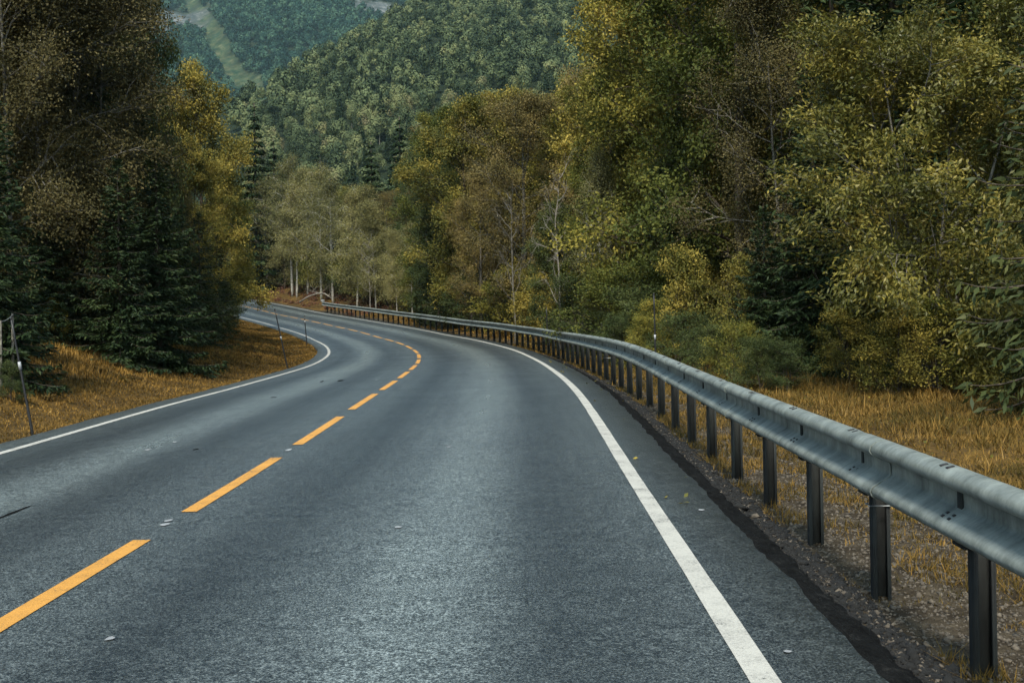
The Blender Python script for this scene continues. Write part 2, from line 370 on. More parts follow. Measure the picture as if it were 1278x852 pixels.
def ground_h(X, Y, s=None, off=None):
    X = np.asarray(X, float); Y = np.asarray(Y, float); sh = X.shape
    X = X.ravel(); Y = Y.ravel()
    if s is None: s, off = nearest(X, Y)
    zr = np.interp(s, S_, CZ) + bank_at(s, np.clip(off, EL, ER))
    L = np.maximum(EL - off, 0); R = np.maximum(off - 3.85, 0)
    z = zr - .16 * np.ones_like(X)
    z = z + .11 * sstep(-.02, .1, EL - off) + .06 * sstep(0, .15, off - 3.7)
    amp = np.interp(s, [-20, 5, 14, 24, 36, 55, 80, 110, 200], [1.05, 1.1, 1.05, .88, .62, .35, .5, .7, 1.])
    z = z + amp * sstep(.7, 4.8, L) - .06 * sstep(0, .8, L) * (1 - sstep(.8, 2., L)) + .03 * np.maximum(L - 5, 0)
    z = z - .09 * sstep(-.1, .1, off - 3.8) * (1 - sstep(1.2, 1.9, off - 3.9))
    rb = np.interp(s, [-20, 55, 75, 95, 200], [-.12, -.15, .15, .9, 1.6])
    z = z + rb * sstep(.3, 4.5, R)
    z = z + .45 * np.maximum(R - 20, 0) * np.clip(1 - s / 90, 0, 1) + .3 * np.maximum(L - 22, 0)  # unseen rise behind the forest on both sides, added to block sky light
    n = .05 * fbm(X / .9, Y / .9, 4, 3) + .1 * fbm(X / 3.5, Y / 3.5, 3, 8)
    z = z + n * (sstep(.2, 2, L) + sstep(.1, 1.5, R))
    z = z + .06 * fbm(X * 2.2, Y * 2.2, 3, 13) * sstep(1.2, 3, L)
    side = np.maximum(hill_h(X, Y), -50)
    m = np.maximum(z, side) if True else z
    k = 6.0; near = sstep(150, 230, Y)
    z = np.where(near > 0, z * (1 - near) + np.minimum(np.maximum(z, side), 400) * near, z)
    z = np.where(Y > 820, np.maximum(z * 0 + side, -5), z)
    z = np.maximum(z, np.where(Y > 850, mount_h(X, Y), -100))
    return z.reshape(sh)

# ------------------------------------------------------------------ ground sheet
def axis(a, b, step, lo, hi, g=1.07, smax=16.):
    core = list(np.arange(a, b, step)); up = [core[-1]]; st = step
    while up[-1] < hi: st = min(st * g, smax); up.append(up[-1] + st)
    dn = [core[0]]; st = step
    while dn[-1] > lo: st = min(st * g, smax); dn.append(dn[-1] - st)
    return np.array(dn[:0:-1] + core + up[1:])
gx = axis(-34, 12, .3, -1100, 1100); gy = axis(2, 95, .3, -60, 2100)
GX, GY = np.meshgrid(gx, gy)
gs, go = nearest(GX, GY)
GZ = ground_h(GX, GY, None, None) if False else ground_h(GX.ravel(), GY.ravel(), gs, go).reshape(GX.shape)
def scree_d(X, Y): return np.abs((X + 268) + (Y - 1240) * .47 + 14 * fbm(X / 60., Y / 60., 3, 31))
def mead_f(X, Y): return np.where(Y > 1100, 1 - sstep(9, 15, scree_d(X, Y)), 0)
def rock_f(X, Y):
    n = fbm(X / 22., Y / 30., 4, 41)
    a = np.exp(-(((X + 405) / 38) ** 2 + ((Y - 1470) / 60) ** 2)); b = np.exp(-(((X + 150) / 40) ** 2 + ((Y - 1475) / 45) ** 2))
    return sstep(.35, .6, np.maximum(a, b) + .5 * n)
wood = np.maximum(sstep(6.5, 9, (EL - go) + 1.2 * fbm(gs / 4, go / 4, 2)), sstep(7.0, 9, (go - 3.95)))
fx, fy = GX.ravel(), GY.ravel()
n_x = len(gx)
ii, jj = np.meshgrid(np.arange(len(gy) - 1), np.arange(n_x - 1), indexing='ij')
Q = np.stack([ii * n_x + jj, ii * n_x + jj + 1, (ii + 1) * n_x + jj + 1, (ii + 1) * n_x + jj], -1).reshape(-1, 4)
me = new_mesh('ground', np.stack([fx, fy, GZ.ravel()], 1), [Q], M['ground'], smooth=True,
              pattr={'wood': wood, 'far': sstep(130, 220, fy), 'mead': mead_f(fx, fy), 'rock': np.where(fy > 900, rock_f(fx, fy), 0)})
tag(link('ground', me), kind='structure')

# ------------------------------------------------------------------ road
def strip(s, offs, dz, name, m, edge_noise=None, skirt=.12, attrs=True):
    s = np.asarray(s); offs = np.asarray(offs, float)
    O = np.broadcast_to(offs, (len(s), len(offs))).copy()
    if edge_noise is not None: edge_noise(s, O)
    P = road(s[:, None], O, dz)
    if skirt:
        P = np.concatenate([P[:, :1] - (0, 0, skirt), P, P[:, -1:] - (0, 0, skirt)], 1)
        O = np.concatenate([O[:, :1], O, O[:, -1:]], 1)
    n, k = P.shape[:2]
    i, j = np.meshgrid(np.arange(n - 1), np.arange(k - 1), indexing='ij')
    Q = np.stack([i * k + j, i * k + j + 1, (i + 1) * k + j + 1, (i + 1) * k + j], -1).reshape(-1, 4)
    return P.reshape(-1, 3), Q, O.ravel(), np.repeat(s, k)
def edge_n(s, O):
    e = .035 * fbm(s * 1.7, s * 0 + 3, 3) + .02 * fbm(s * 9, s * 0 + 8, 2)
    O[:, 0] += e - .03; O[:, -1] += .03 * fbm(s * 2.1, s * 0 + 5, 3) + .02 * fbm(s * 8., s * 0 + 1, 2)
sr = np.concatenate([np.arange(-38, 0, 1.), np.arange(0, 60, .1), np.arange(60, 238, .5)])
V, Q, o_, s_ = strip(sr, np.linspace(EL, ER, 19), 0, 'road', None, edge_n)
tag(link('road', new_mesh('road', V, [Q], M['asphalt'], smooth=True, pattr={'off': o_, 'sta': s_})), kind='structure')
sm = np.concatenate([np.arange(-38, 0, 1.), np.arange(0, 238, .4)])
a = Acc()
V, Q, _, _ = strip(sm, [OR - .055, OR + .055], .004, '', None, lambda s, O: O.__iadd__((.004 * fbm(s * 11, s * 0, 2))[:, None] * np.array([1, -1])), 0); a.add(V, Q)
tag(link('edge_line', a.mesh('right_edge_line', M['white'])), kind='structure')
a = Acc()
V, Q, _, _ = strip(sm, [OL - .05, OL + .05], .004, '', None, None, 0); a.add(V, Q)
tag(link('edge_line', a.mesh('left_edge_line', M['white'])), kind='structure')
a = Acc()
for i in range(-4, 56):
    s0 = 5.78 + 4 * i + .52; s1 = s0 + 2.98
    if s1 > 236: break
    ss = np.linspace(s0, s1, 12)
    V, Q, _, _ = strip(ss, [-.055, .055], .004, '', None, None, 0); a.add(V, Q)
tag(link('centre_line', a.mesh('centre_line', M['yellow'])), kind='structure')
# worn traces and paint specks beside the centre line
a = Acc(); rr = random.Random(4)
def speck(s, o, l, w):
    n = 10; t = np.linspace(0, 2 * np.pi, n, endpoint=False)
    r = np.array([1 + rr.uniform(-.25, .25) for _ in t])
    P = road(s + l * np.cos(t) * r, o + w * np.sin(t) * r, .006); c = road(s, o, .006)
    a.add(np.vstack([P, c[None]]), None, [(i, n, (i + 1) % n) for i in range(n)])
def on_road(px, py):
    q, b = ray(px, py); Y = np.linspace(2, 100, 4000); X = q * Y; Z = CH + b * Y
    s, o = nearest(X, Y); zz = np.interp(s, S_, CZ) + bank_at(s, o); i = np.argmax(Z < zz); return s[i], o[i]
for px, py, l, w in [(211, 650, .05, .025), (207, 655, .05, .03), (360, 562, .1, .025), (497, 659, .035, .02), (137, 799, .03, .02), (560, 558, .05, .02), (184, 562, .06, .03), (876, 637, .03, .02), (470, 474, .12, .03), (218, 552, .07, .02), (983, 814, .02, .015)]:
    s, o = on_road(px, py); speck(s, o, l, w)
tag(link('paint_specks', a.mesh('paint_specks', M['refl'])), kind='structure')
a = Acc()
for px, py, l, w in [(425, 475, .3, .07), (15, 641, .3, .018), (402, 476, .25, .03), (341, 496, .1, .05), (245, 561, .05, .03)]:
    s, o = on_road(px, py); n = 16; t = np.linspace(0, 2 * np.pi, n, endpoint=False)
    r = np.array([1 + rr.uniform(-.4, .3) for _ in t])
    P = road(s + l * np.cos(t) * r, o + w * np.sin(t) * r, .004); c = road(s, o, .004); a.add(np.vstack([P, c[None]]), None, [(i, n, (i + 1) % n) for i in range(n)])
tag(link('asphalt_patch', a.mesh('asphalt_patch', M['crumb'])), kind='structure')

# gravel shoulder outside the asphalt on the right, and the crumbling dark edge
def rows(s, offs, zf, mat_, name):
    O = np.broadcast_to(np.asarray(offs, float), (len(s), len(offs))); Sg = np.broadcast_to(s[:, None], O.shape)
    if name == 'asphalt_verge': O = O + (.04 * fbm(Sg * 1.9, Sg * 0, 3, 6) + .05 * fbm(Sg * 11, Sg * 0, 3, 7)) * (O - 3.58) / .25
    P = road(Sg, O, 0); P[..., 2] = zf(P[..., 0], P[..., 1], Sg, O, P[..., 2])
    n, k = O.shape; i, j = np.meshgrid(np.arange(n - 1), np.arange(k - 1), indexing='ij')
    Q = np.stack([i * k + j, i * k + j + 1, (i + 1) * k + j + 1, (i + 1) * k + j], -1).reshape(-1, 4)
    return link(name, new_mesh(name, P.reshape(-1, 3), [Q], mat_, smooth=True))
def z_gr(X, Y, s, o, zr):
    g = ground_h(X, Y)
    return g + .03 * (1 - sstep(.9, 1.5, o - 3.95)) + .02 * sstep(0, .2, o - 3.65) * (1 - sstep(.9, 1.5, o - 3.95)) + .018 * fbm(X * 9, Y * 9, 4, 2) + .05 * (.3 + fbm(X * .9, Y * .9, 2, 7)) * (1 - sstep(.9, 1.5, o - 3.95)) - .05 * sstep(.9, 1.5, o - 3.95)
sg = np.concatenate([np.arange(0, 22, .05), np.arange(22, 95, .15)])
tag(rows(sg, np.arange(3.6, 5.5, .05), z_gr, M['gravel'], 'gravel_verge'), kind='structure')
def z_cr(X, Y, s, o, zr):
    t = np.clip((o - 3.58) / .25, 0, 1)
    return zr - .01 - .06 * t ** 1.5 + .035 * fbm(X * 16, Y * 16, 3, 22) * np.sin(np.clip(t, 0, 1) * np.pi) - .1 * (np.arange(o.shape[-1]) == o.shape[-1] - 1)
wv = np.array([0, .1, .25, .4, .55, .7, .85, 1.])
tag(rows(np.arange(-2, 60, .04), 3.58 + .25 * wv, z_cr, M['crumb'], 'asphalt_verge'), kind='structure')
# loose stones (stuff)
def stones(n, sfun, size, m, name, label, seed, zoff=0):
    R = np.random.RandomState(seed); s, o = sfun(R, n); P = road(s, o, 0)
    g = z_gr(P[:, 0], P[:, 1], s, o, P[:, 2]) + zoff
    base = np.array([(1, 0, 0), (-1, 0, 0), (0, 1, 0), (0, -1, 0), (0, 0, 1), (0, 0, -1)], float)
    f = np.array([(0, 2, 4), (2, 1, 4), (1, 3, 4), (3, 0, 4), (2, 0, 5), (1, 2, 5), (3, 1, 5), (0, 3, 5)])
    sz = size * R.lognormal(0, .45, n)
    V = base[None] * sz[:, None, None] * R.uniform(.5, 1.3, (n, 6, 1)) * np.array([1, 1, .6])
    V += R.uniform(-.3, .3, (n, 6, 3)) * sz[:, None, None]
    t = R.uniform(0, 6.28, n); c, d = np.cos(t), np.sin(t)
    V = np.stack([V[..., 0] * c[:, None] - V[..., 1] * d[:, None], V[..., 0] * d[:, None] + V[..., 1] * c[:, None], V[..., 2]], -1)
    V += np.stack([P[:, 0], P[:, 1], g + sz * .1], 1)[:, None]
    Fq = (f[None] + 6 * np.arange(n)[:, None, None]).reshape(-1, 3)
    tag(link(name, new_mesh(name, V.reshape(-1, 3), [Fq], m)), label, 'gravel', kind='stuff')
stones(26000, lambda R, n: (R.beta(1, 2.2, n) * 30 - .5, 3.8 + 1.6 * R.beta(1.2, 1.6, n)), .009, M['stone'], 'gravel', 'loose grey and brown gravel under the guardrail', 1, 0)
stones(60000, lambda R, n: (R.beta(1, 2, n) * 40 - 1, 3.6 + .42 * R.rand(n) ** 1.1), .011, M['crumbstone'], 'rubble', 'black crumbled asphalt along the right road edge', 2, .0)

# ------------------------------------------------------------------ leaf geometry
def unit(v): return v / (np.linalg.norm(v, axis=-1, keepdims=True) + 1e-9)
def leaves(C_, D, ln, wd, R, fold=.12, out=None):
    """C_ centres, D main directions, one diamond quad each"""
    n = len(C_); D = unit(D); r = unit(R.normal(size=(n, 3)) + (np.array([0, 0, 1.2]) if out is None else out))
    B = unit(np.cross(D, r)); N = np.cross(B, D)
    ln = np.broadcast_to(ln, (n,))[:, None]; wd = np.broadcast_to(wd, (n,))[:, None]
    V = np.stack([C_ - D * ln / 2, C_ + B * wd / 2 + N * fold * wd, C_ + D * ln / 2, C_ - B * wd / 2 + N * fold * wd], 1)
    return V.reshape(-1, 3)
def leafmesh(name, V, m, R, extra=None):
    n = len(V) // 4; Q = np.arange(n * 4).reshape(-1, 4)
    return new_mesh(name, V, [Q], m, fattr={'rnd': R.rand(n) if extra is None else extra})

def poly(p0, d, L, n, R, wob=.15, up=0.):
    P = [np.array(p0, float)]; d = unit(np.array(d, float))
    for _ in range(n):
        d = unit(d + R.normal(size=3) * wob + np.array([0, 0, up])); P.append(P[-1] + d * L / n)
    return np.array(P)

def broadleaf(name, seed, H, RAD, base, nl, leaf=.12, mleaf=None, mbark=None, limbs=26, subs=7, env='round', wid=.55, sig=.3, droop=0., trunk_r=None, multi=1, spread=.7):
    R = np.random.RandomState(seed); T = Acc(); cl = []; dr = []
    for q in range(multi):
        lean = R.normal(size=2) * (.03 if multi == 1 else .14)
        n = 10; tz = np.linspace(-.4, H * .95, n)
        tp = np.stack([lean[0] * tz + .04 * H * .1 * fbm(tz * .5, tz * 0 + seed, 2, q), lean[1] * tz + .04 * H * .1 * fbm(tz * .5, tz * 0 + seed + 9, 2, q), tz], 1)
        r0 = trunk_r or .013 * H
        T.tube(tp, r0 * (1 - .9 * np.linspace(0, 1, n) ** 1.1), 7)
        for i in range(limbs // multi):
            t = (i + R.rand()) / (limbs // multi); t = base / H + (1 - base / H) * t
            z = t * H * .95; p = np.array([np.interp(z, tz, tp[:, k]) for k in range(3)])
            tt = (t - base / H) / (1 - base / H)
            if env == 'round': e = (max(0, 1 - (2 * tt - .85) ** 2 / 1.45)) ** .5
            elif env == 'birch': e = .35 + .65 * math.sin(math.pi * min(1, tt * .95 + .12)) if tt < .9 else .4
            elif env == 'bush': e = (1 - tt ** 2.2) ** .5
            else: e = 1
            L = RAD * e * R.uniform(.72, 1.12) + .15
            az = i * 2.4 + R.uniform(-.4, .4); el = rad(R.uniform(5, 35) + 40 * tt)
            d = (math.cos(az) * math.cos(el), math.sin(az) * math.cos(el), math.sin(el))
            LP = poly(p, d, L, 6, R, .14, .05 - droop * .1)
            T.tube(LP, np.linspace(.3 * r0 * (1 - .6 * t) + .008, .006, 7), 5, cap=False)
            for k in range(subs):
                u = .25 + .75 * (k + R.rand()) / subs; x = u * 6; a0 = int(min(5, x)); pp = LP[a0] + (LP[a0 + 1] - LP[a0]) * (x - a0)
                dd = unit(LP[a0 + 1] - LP[a0]) + R.normal(size=3) * spread + np.array([0, 0, -droop])
                SP = poly(pp, dd, L * (.42 - .15 * u) + .2, 4, R, .2, -.25 * droop)
                T.tube(SP, np.linspace(.012 * H / 10 + .003, .003, 5), 3, cap=False)
                for v in (1, 2, 3, 4, 4):
                    cl.append(SP[v]); dr.append(unit(SP[v] - SP[v - 1]))
    cl = np.array(cl); dr = np.array(dr); m = len(cl)
    sig *= .72; nl = int(nl * 1.4); leaf *= .86; wgt = R.gamma(1.1, 1, m); idx = R.choice(m, nl, p=wgt / wgt.sum())
    Cc = cl[idx] + np.clip(R.normal(size=(nl, 3)), -2, 2) * sig * np.array([1, 1, .75]); Cc[:, 2] = np.maximum(Cc[:, 2], .05)
    D = dr[idx] + R.normal(size=(nl, 3)) * .8 + np.array([0, 0, -.25 - droop])
    ax = Cc - np.array([0, 0, H * .5]); ax[:, 2] *= .5; ow = unit(ax) * 1.1 + np.array([0, 0, .7])
    V = leaves(Cc, D, leaf * R.uniform(.6, 1.25, nl), leaf * wid * R.uniform(.8, 1.2, nl), R, .12, ow)
    crnd = R.rand(m)
    rn = .45 * crnd[idx] + .55 * R.rand(nl)
    return {'crown': leafmesh(name + '_crown', V, mleaf, R, rn), 'trunk': T.mesh(name + '_trunk', mbark, True), 'H': H}

def spruce(name, seed, H, RAD, base=.3, m='spruce', dens=1., nsz=.26):
    R = np.random.RandomState(seed); T = Acc(); CC = []; DD = []; LL = []
    tz = np.linspace(-.3, H, 9); T.tube(np.stack([.02 * fbm(tz, tz * 0, 2, seed), tz * 0, tz], 1), .014 * H * (1 - .96 * np.linspace(0, 1, 9)), 7)
    z = base; lvl = .3 + .012 * H; az0 = 0
    while z < H * .985:
        t = z / H; L0 = RAD * (1 - t) ** .85 * (1. if t > .06 else .8) + .06
        nb = max(5, int(8 - 3 * t)); az0 += 1.1
        for k in range(nb):
            az = az0 + k * 6.283 / nb + R.uniform(-.3, .3); L = L0 * R.uniform(.7, 1.15)
            el = rad(25 * t ** 2 * 2 - 12 + R.uniform(-8, 8)) + (0.5 if t > .93 else 0)
            n = 6; d = np.array([math.cos(az) * math.cos(el), math.sin(az) * math.cos(el), math.sin(el)])
            u = np.linspace(0, 1, n + 1)[:, None]; BP = np.array([0, 0, z + R.uniform(-.1, .1)]) + d * u * L + np.array([0, 0, 1.]) * (-.28 * u * L + .26 * u ** 2.6 * L)
            T.tube(BP, np.linspace(.012 + .006 * L, .004, n + 1), 4, cap=False)
            side = unit(np.cross(d, [0, 0, 1.]))
            ntw = max(3, int(L / .13 * dens))
            for q in range(ntw):
                uu = (q + .7) / ntw; x = uu * n; a0 = int(min(n - 1, x)); pp = BP[a0] + (BP[a0 + 1] - BP[a0]) * (x - a0)
                tl = (.42 * L * (1 - uu) ** .8 + .12) * R.uniform(.6, 1.1)
                for sgn in (-1, 1):
                    td = unit(d * .75 + side * sgn + R.normal(size=3) * .12 + np.array([0, 0, -.28]))
                    ns = max(1, int(tl / (nsz * .7)))
                    for w in range(ns):
                        CC.append(pp + td * tl * (w + .6) / ns + np.array([0, 0, -.12 * tl * ((w + .5) / ns) ** 2])); DD.append(td + R.normal(size=3) * .18); LL.append(nsz * R.uniform(.7, 1.2))
                if uu > .9: CC.append(BP[-1]); DD.append(d); LL.append(nsz)
        z += lvl * (1 - .35 * t) * R.uniform(.85, 1.15)
    CC = np.array(CC); DD = np.array(DD); LL = np.array(LL)
    # every spray doubled, hanging a little lower, for body
    C2 = np.vstack([CC, CC + R.normal(size=CC.shape) * .05 + (0, 0, -.07)]); D2 = np.vstack([DD, DD + R.normal(size=DD.shape) * .35 + (0, 0, -.25)]); L2 = np.concatenate([LL, LL * .85])
    V = leaves(C2, D2, L2, L2 * .28, R, .2)
    return {'crown': leafmesh(name + '_crown', V, M[m], R), 'trunk': T.mesh(name + '_trunk', M['bark'], True), 'H': H}

def farspruce(name, seed):
    R = np.random.RandomState(seed); n = 7000; H = 12.; u = 1 - np.sqrt(R.rand(n)); a = R.uniform(0, 6.28, n)
    arm = .78 + .3 * np.sin(a * 5 + np.floor(u * 22) * 2.3) * (.5 + .5 * R.rand(n)); rr = (2.3 * (1 - u) ** .9 * arm * R.rand(n) ** .35 + .05)
    Cc = np.stack([np.cos(a) * rr, np.sin(a) * rr, .5 + 11.5 * (np.floor(u * 22) / 22 * .6 + u * .4) - .12 * rr], 1); d = np.stack([np.cos(a), np.sin(a), a * 0 - .35], 1)
    T = Acc(); T.tube([(0, 0, -.4), (0, 0, 6), (0, 0, 12)], [.16, .1, .02], 6)
    V = leaves(Cc, d + R.normal(size=(n, 3)) * .3, .42, .16, R)
    return {'crown': leafmesh(name + '_crown', V, M['spruce'], R), 'trunk': T.mesh(name + '_trunk', M['bark'], True), 'H': H}
def bare(name, seed, H, RAD, m, base=.25, limbs=16, r0=None):
    R = np.random.RandomState(seed); T = Acc(); Bm = Acc(); n = 9
    tz = np.linspace(-.3, H, n); tp = np.stack([.25 * fbm(tz * .4, tz * 0 + seed, 2), .25 * fbm(tz * .4, tz * 0 + seed + 5, 2), tz], 1)
    r0 = r0 or .012 * H; T.tube(tp, r0 * (1 - .92 * np.linspace(0, 1, n)), 7)
    for i in range(limbs):
        t = base + (1 - base) * (i + R.rand()) / limbs; z = t * H; p = np.array([np.interp(z, tz, tp[:, k]) for k in range(3)])
        az = i * 2.4 + R.uniform(-.5, .5); el = rad(R.uniform(15, 55)); L = RAD * (1.15 - .7 * t) * R.uniform(.6, 1.2)
        LP = poly(p, (math.cos(az) * math.cos(el), math.sin(az) * math.cos(el), math.sin(el)), L, 6, R, .2, .05)
        Bm.tube(LP, np.linspace(.3 * r0 + .006, .005, 7), 4, cap=False)
        for k in range(6):
            x = R.uniform(1.5, 5.9); a0 = int(x); pp = LP[a0] + (LP[a0 + 1] - LP[a0]) * (x - a0)
            SP = poly(pp, unit(LP[a0 + 1] - LP[a0]) + R.normal(size=3) * .6, L * .4, 4, R, .25, .05); Bm.tube(SP, np.linspace(.009, .003, 5), 3, cap=False)
            for w in range(3):
                b0 = R.randint(1, 4); Bm.tube(poly(SP[b0], unit(SP[b0 + 1] - SP[b0]) + R.normal(size=3) * .7, L * .18, 2, R, .2), [.005, .004, .002], 3, cap=False)
    return {'trunk': T.mesh(name + '_trunk', m, True), 'branches': Bm.mesh(name + '_branches', m), 'H': H}

K = {}   # kinds of tree, each with a few shapes
K['gold'] = [broadleaf('golden_tree%d' % i, 10 + i, 11, 2.9, 1.0, 42000, .13, M['gold'], M['bark'], 26, 9, spread=.55) for i in range(2)]
K['olive'] = [broadleaf('olive_tree%d' % i, 20 + i, 12, 3.0, .8, 44000, .12, M['olive'], M['bark'], 27, 9, spread=.55) for i in range(2)]
K['brown'] = [broadleaf('brown_tree%d' % i, 30 + i, 11, 2.7, 1.0, 38000, .10, M['brown'], M['greybark'], 28, 9, sig=.3, spread=.55) for i in range(2)]
K['dark'] = [broadleaf('dark_tree%d' % i, 40 + i, 10, 2.8, .4, 40000, .13, M['darkgreen'], M['bark'], 26, 9, spread=.55) for i in range(2)]
K['willow'] = [broadleaf('willow%d' % i, 50 + i, 6, 2.3, .2, 62000, .105, M['willow'], M['greybark'], 34, 8, 'bush', .36, .22, .1, .05, 4)  for i in range(1)]
K['bush'] = [broadleaf('bush%d' % i, 60 + i, 3, 1.5, .1, 9000, .10, M[('gold', 'darkgreen', 'olive')[i]], M['bark'], 24, 6, 'bush', .5, .2, 0, .03, 3) for i in range(3)]
K['scrub'] = [broadleaf('scrub%d' % i, 160 + i, 3, 1.5, .1, 6000, .10, M['birch_leaf' if i else 'olive'], M['bark'], 22, 6, 'bush', .5, .25, 0, .03, 3) for i in range(3)]
K['birch'] = [broadleaf('birch%d' % i, 70 + i, 11, 2.0, [3.4, 1.8, 2.5][i], [11000, 20000, 15000][i], .12, M['birch_leaf'], M['birchbark'], 34, 7, 'birch', .7, .4, .25, [.12, .08, .1][i]) for i in range(3)]
K['lichen'] = [broadleaf('lichen_tree%d' % i, 80 + i, 12, 2.4, 1.5, 46000, .08, M['lichen_leaf'], M['greybark'], 34, 8, 'birch', .6, .33, .1, .06) for i in range(2)]
K['spruce'] = [spruce('spruce%d' % i, 90 + i, 9, 2.0 + .2 * i, .2, 'spruce', 1.5) for i in range(2)]
K['farspruce'] = [farspruce('far_spruce%d' % i, 97 + i) for i in range(3)]
K['spruce_olive'] = [spruce('olive_spruce', 95, 6, 1.7, .1, 'spruce_olive', 1.1, .2)]
K['bare'] = [bare('bare_tree%d' % i, 100 + i, 7, 2.2, M['deadwood'] if i else M['greybark']) for i in range(2)]

def plant(kind, x, y, H, label, cat='tree', group=None, wx=1., v=None, name='tree', rz=None, R=random.Random(5)):
    """a tree: Empty at its foot > trunk, crown"""
    vs_ = K[kind]; k = vs_[(v if v is not None else R.randrange(len(vs_))) % len(vs_)]
    z = float(ground_h(np.array([x]), np.array([y]))[0])
    o = empty(name, (x, y, z - .05), R.uniform(0, 6.28) if rz is None else rz)
    s = H / k['H']; o.scale = (s * wx, s * wx, s)
    tag(o, label, cat, group)
    for part in ('trunk', 'crown', 'branches'):
        if part in k: link(part, k[part], o)
    return o
def pt(px, Y, py=400): 
    p = at_y(px, py, Y); return p[0], Y
def hero(kind, px, Y, topy, label, wx=1., v=None, name='tree', cat='tree', H=None, group=None, rz=None):
    for _ in range(60):
        x, y = pt(px, Y); z = float(ground_h(np.array([x]), np.array([y]))[0]); hh = H or at_y(px, topy, Y)[2] - z
        ss, oo = nearest([x], [y])
        rr_ = hh * wx * {'bush': .42, 'willow': .36, 'birch': .12, 'bare': .1, 'spruce': .2, 'lichen': .14}.get(kind, .2)
        if px < 295 or oo[0] > (4.6 + .7 * rr_ if px > 520 else {'dark': 10, 'scrub': 7.4, 'birch': 6.2}.get(kind, 5.5)): break
        Y += .7
    if H is None: H = at_y(px, topy, Y)[2] - z
    return plant(kind, x, y, H, label, cat, group, wx, v, name, rz)
placed = []
def H_(kind, px, Y, topy, label, **kw):
    o = hero(kind, px, Y, topy, label, **kw); placed.append((o.location.x, o.location.y, 1.2)); return o

# right side, near to far
H_('spruce_olive', 1345, 15, -160, 'dark spruce reaching into the right edge of the photo', wx=.9, name='spruce_tree')
H_('willow', 1160, 20, 25, 'big leaved golden willow behind the grass at the guardrail', wx=1.05, name='willow_tree')
H_('willow', 1290, 24, 60, 'golden willow partly behind the spruce at the right edge', wx=1., name='willow_tree')
H_('spruce', 1120, 26, -260, 'tall dark spruce towering above the golden willow', name='spruce_tree')
H_('spruce', 1018, 25, 70, 'dark green spruce just left of the golden willow', wx=1.05, name='spruce_tree')
H_('spruce', 955, 25.5, 250, 'low dark spruce behind the rail between two yellow bushes', wx=1.1, name='spruce_tree')
H_('spruce', 1045, 30, -190, 'tall dark spruce left of the golden willow, higher than the other one there', wx=.95, name='spruce_tree')
H_('lichen', 985, 29, -90, 'sparse tree with tiny reddish leaves over the low dark spruce', name='birch_tree')
H_('bush', 865, 28, 335, 'yellow green bush right of the tall snow pole', v=0, wx=.9, name='bush', cat='bush')
H_('bush', 935, 26, 345, 'yellow leaved bush below the low dark spruce', v=0, wx=.8, name='bush', cat='bush')
H_('olive', 925, 33, -200, 'very tall olive tree above the yellow bushes', name='deciduous_tree')
H_('gold', 905, 36, 105, 'tree with a bright yellow spray of leaves behind the yellow bushes', wx=.8, name='deciduous_tree')
H_('olive', 850, 38, -110, 'tall green tree rising out of the frame behind the snow pole', name='deciduous_tree')
H_('gold', 792, 44, -20, 'tall golden tree on the skyline right of the hillside', name='deciduous_tree')
H_('dark', 845, 36, 210, 'dark green tree in the shade under the tall olive tree', name='deciduous_tree')
H_('dark', 700, 43, 265, 'dark green tree low behind the rail under the brown crown', wx=.9, name='deciduous_tree')
H_('brown', 655, 50, 122, 'round brownish crown in the middle of the right tree line', wx=1.15, name='deciduous_tree')
H_('olive', 765, 41, 95, 'olive crown in front of the tall golden tree', wx=.9, name='deciduous_tree')
H_('gold', 590, 62, 142, 'golden crown at the top left of the right tree line', wx=1.1, name='deciduous_tree')
H_('gold', 640, 66, 128, 'yellow crown on the skyline behind the brownish one', wx=1.1, name='deciduous_tree')
H_('olive', 545, 60, 150, 'leftmost large olive tree of the right tree line', wx=.95, name='deciduous_tree')
H_('brown', 600, 54, 215, 'brown tree in front of the golden crown', wx=.9, name='deciduous_tree')
H_('dark', 548, 56, 225, 'dark green tree at the left foot of the right tree line', wx=.85, name='deciduous_tree')
H_('spruce', 540, 55, 300, 'small dark spruce behind the far part of the guardrail', wx=1.3, name='spruce_tree')
H_('bare', 700, 40, 215, 'dead pale tree with bare forked branches', v=1, wx=.8, name='dead_tree')
H_('birch', 752, 39, 195, 'pale birch trunk showing among dark leaves', wx=.8, name='birch_tree')
H_('bare', 640, 46, 240, 'bare grey branches in front of the brownish crown', v=0, wx=.8, name='dead_tree')
for px, Y, ty, lb, v in [(590, 50, 350, 'green bush behind the rail at the foot of the brown tree', 1), (640, 46, 345, 'olive bush behind the rail under the bare grey branches', 2), (680, 41, 350, 'brownish bush behind the rail beside the small snow pole', 0),
                         (725, 37, 355, 'green bush behind the rail under the pale birch trunk', 1), (770, 33, 350, 'dense olive bush left of the tall snow pole', 2), (800, 31, 370, 'low dark bush at the tall snow pole', 1),
                         (830, 29, 385, 'small bush just right of the tall snow pole', 2), (900, 27, 400, 'low bush under the yellow leaved bush', 1), (985, 25, 415, 'low leafy bush at the left end of the grass strip', 1),
                         (1060, 22, 400, 'low bush at the foot of the golden willow', 0), (1215, 21, 380, 'leafy bush right of the golden willow on the grass', 2), (1120, 19.3, 400, 'leafy bush hiding the foot of the golden willow', 0), (1172, 19.5, 385, 'dense olive bush in front of the golden willow', 2), (1262, 19, 395, 'leafy bush under the spruce at the right edge', 0), (560, 53, 355, 'round green bush at the far end of the right tree line', 1)]:
    H_('bush', px, Y, ty, lb, v=v, wx=1.25, name='bush', cat='bush')
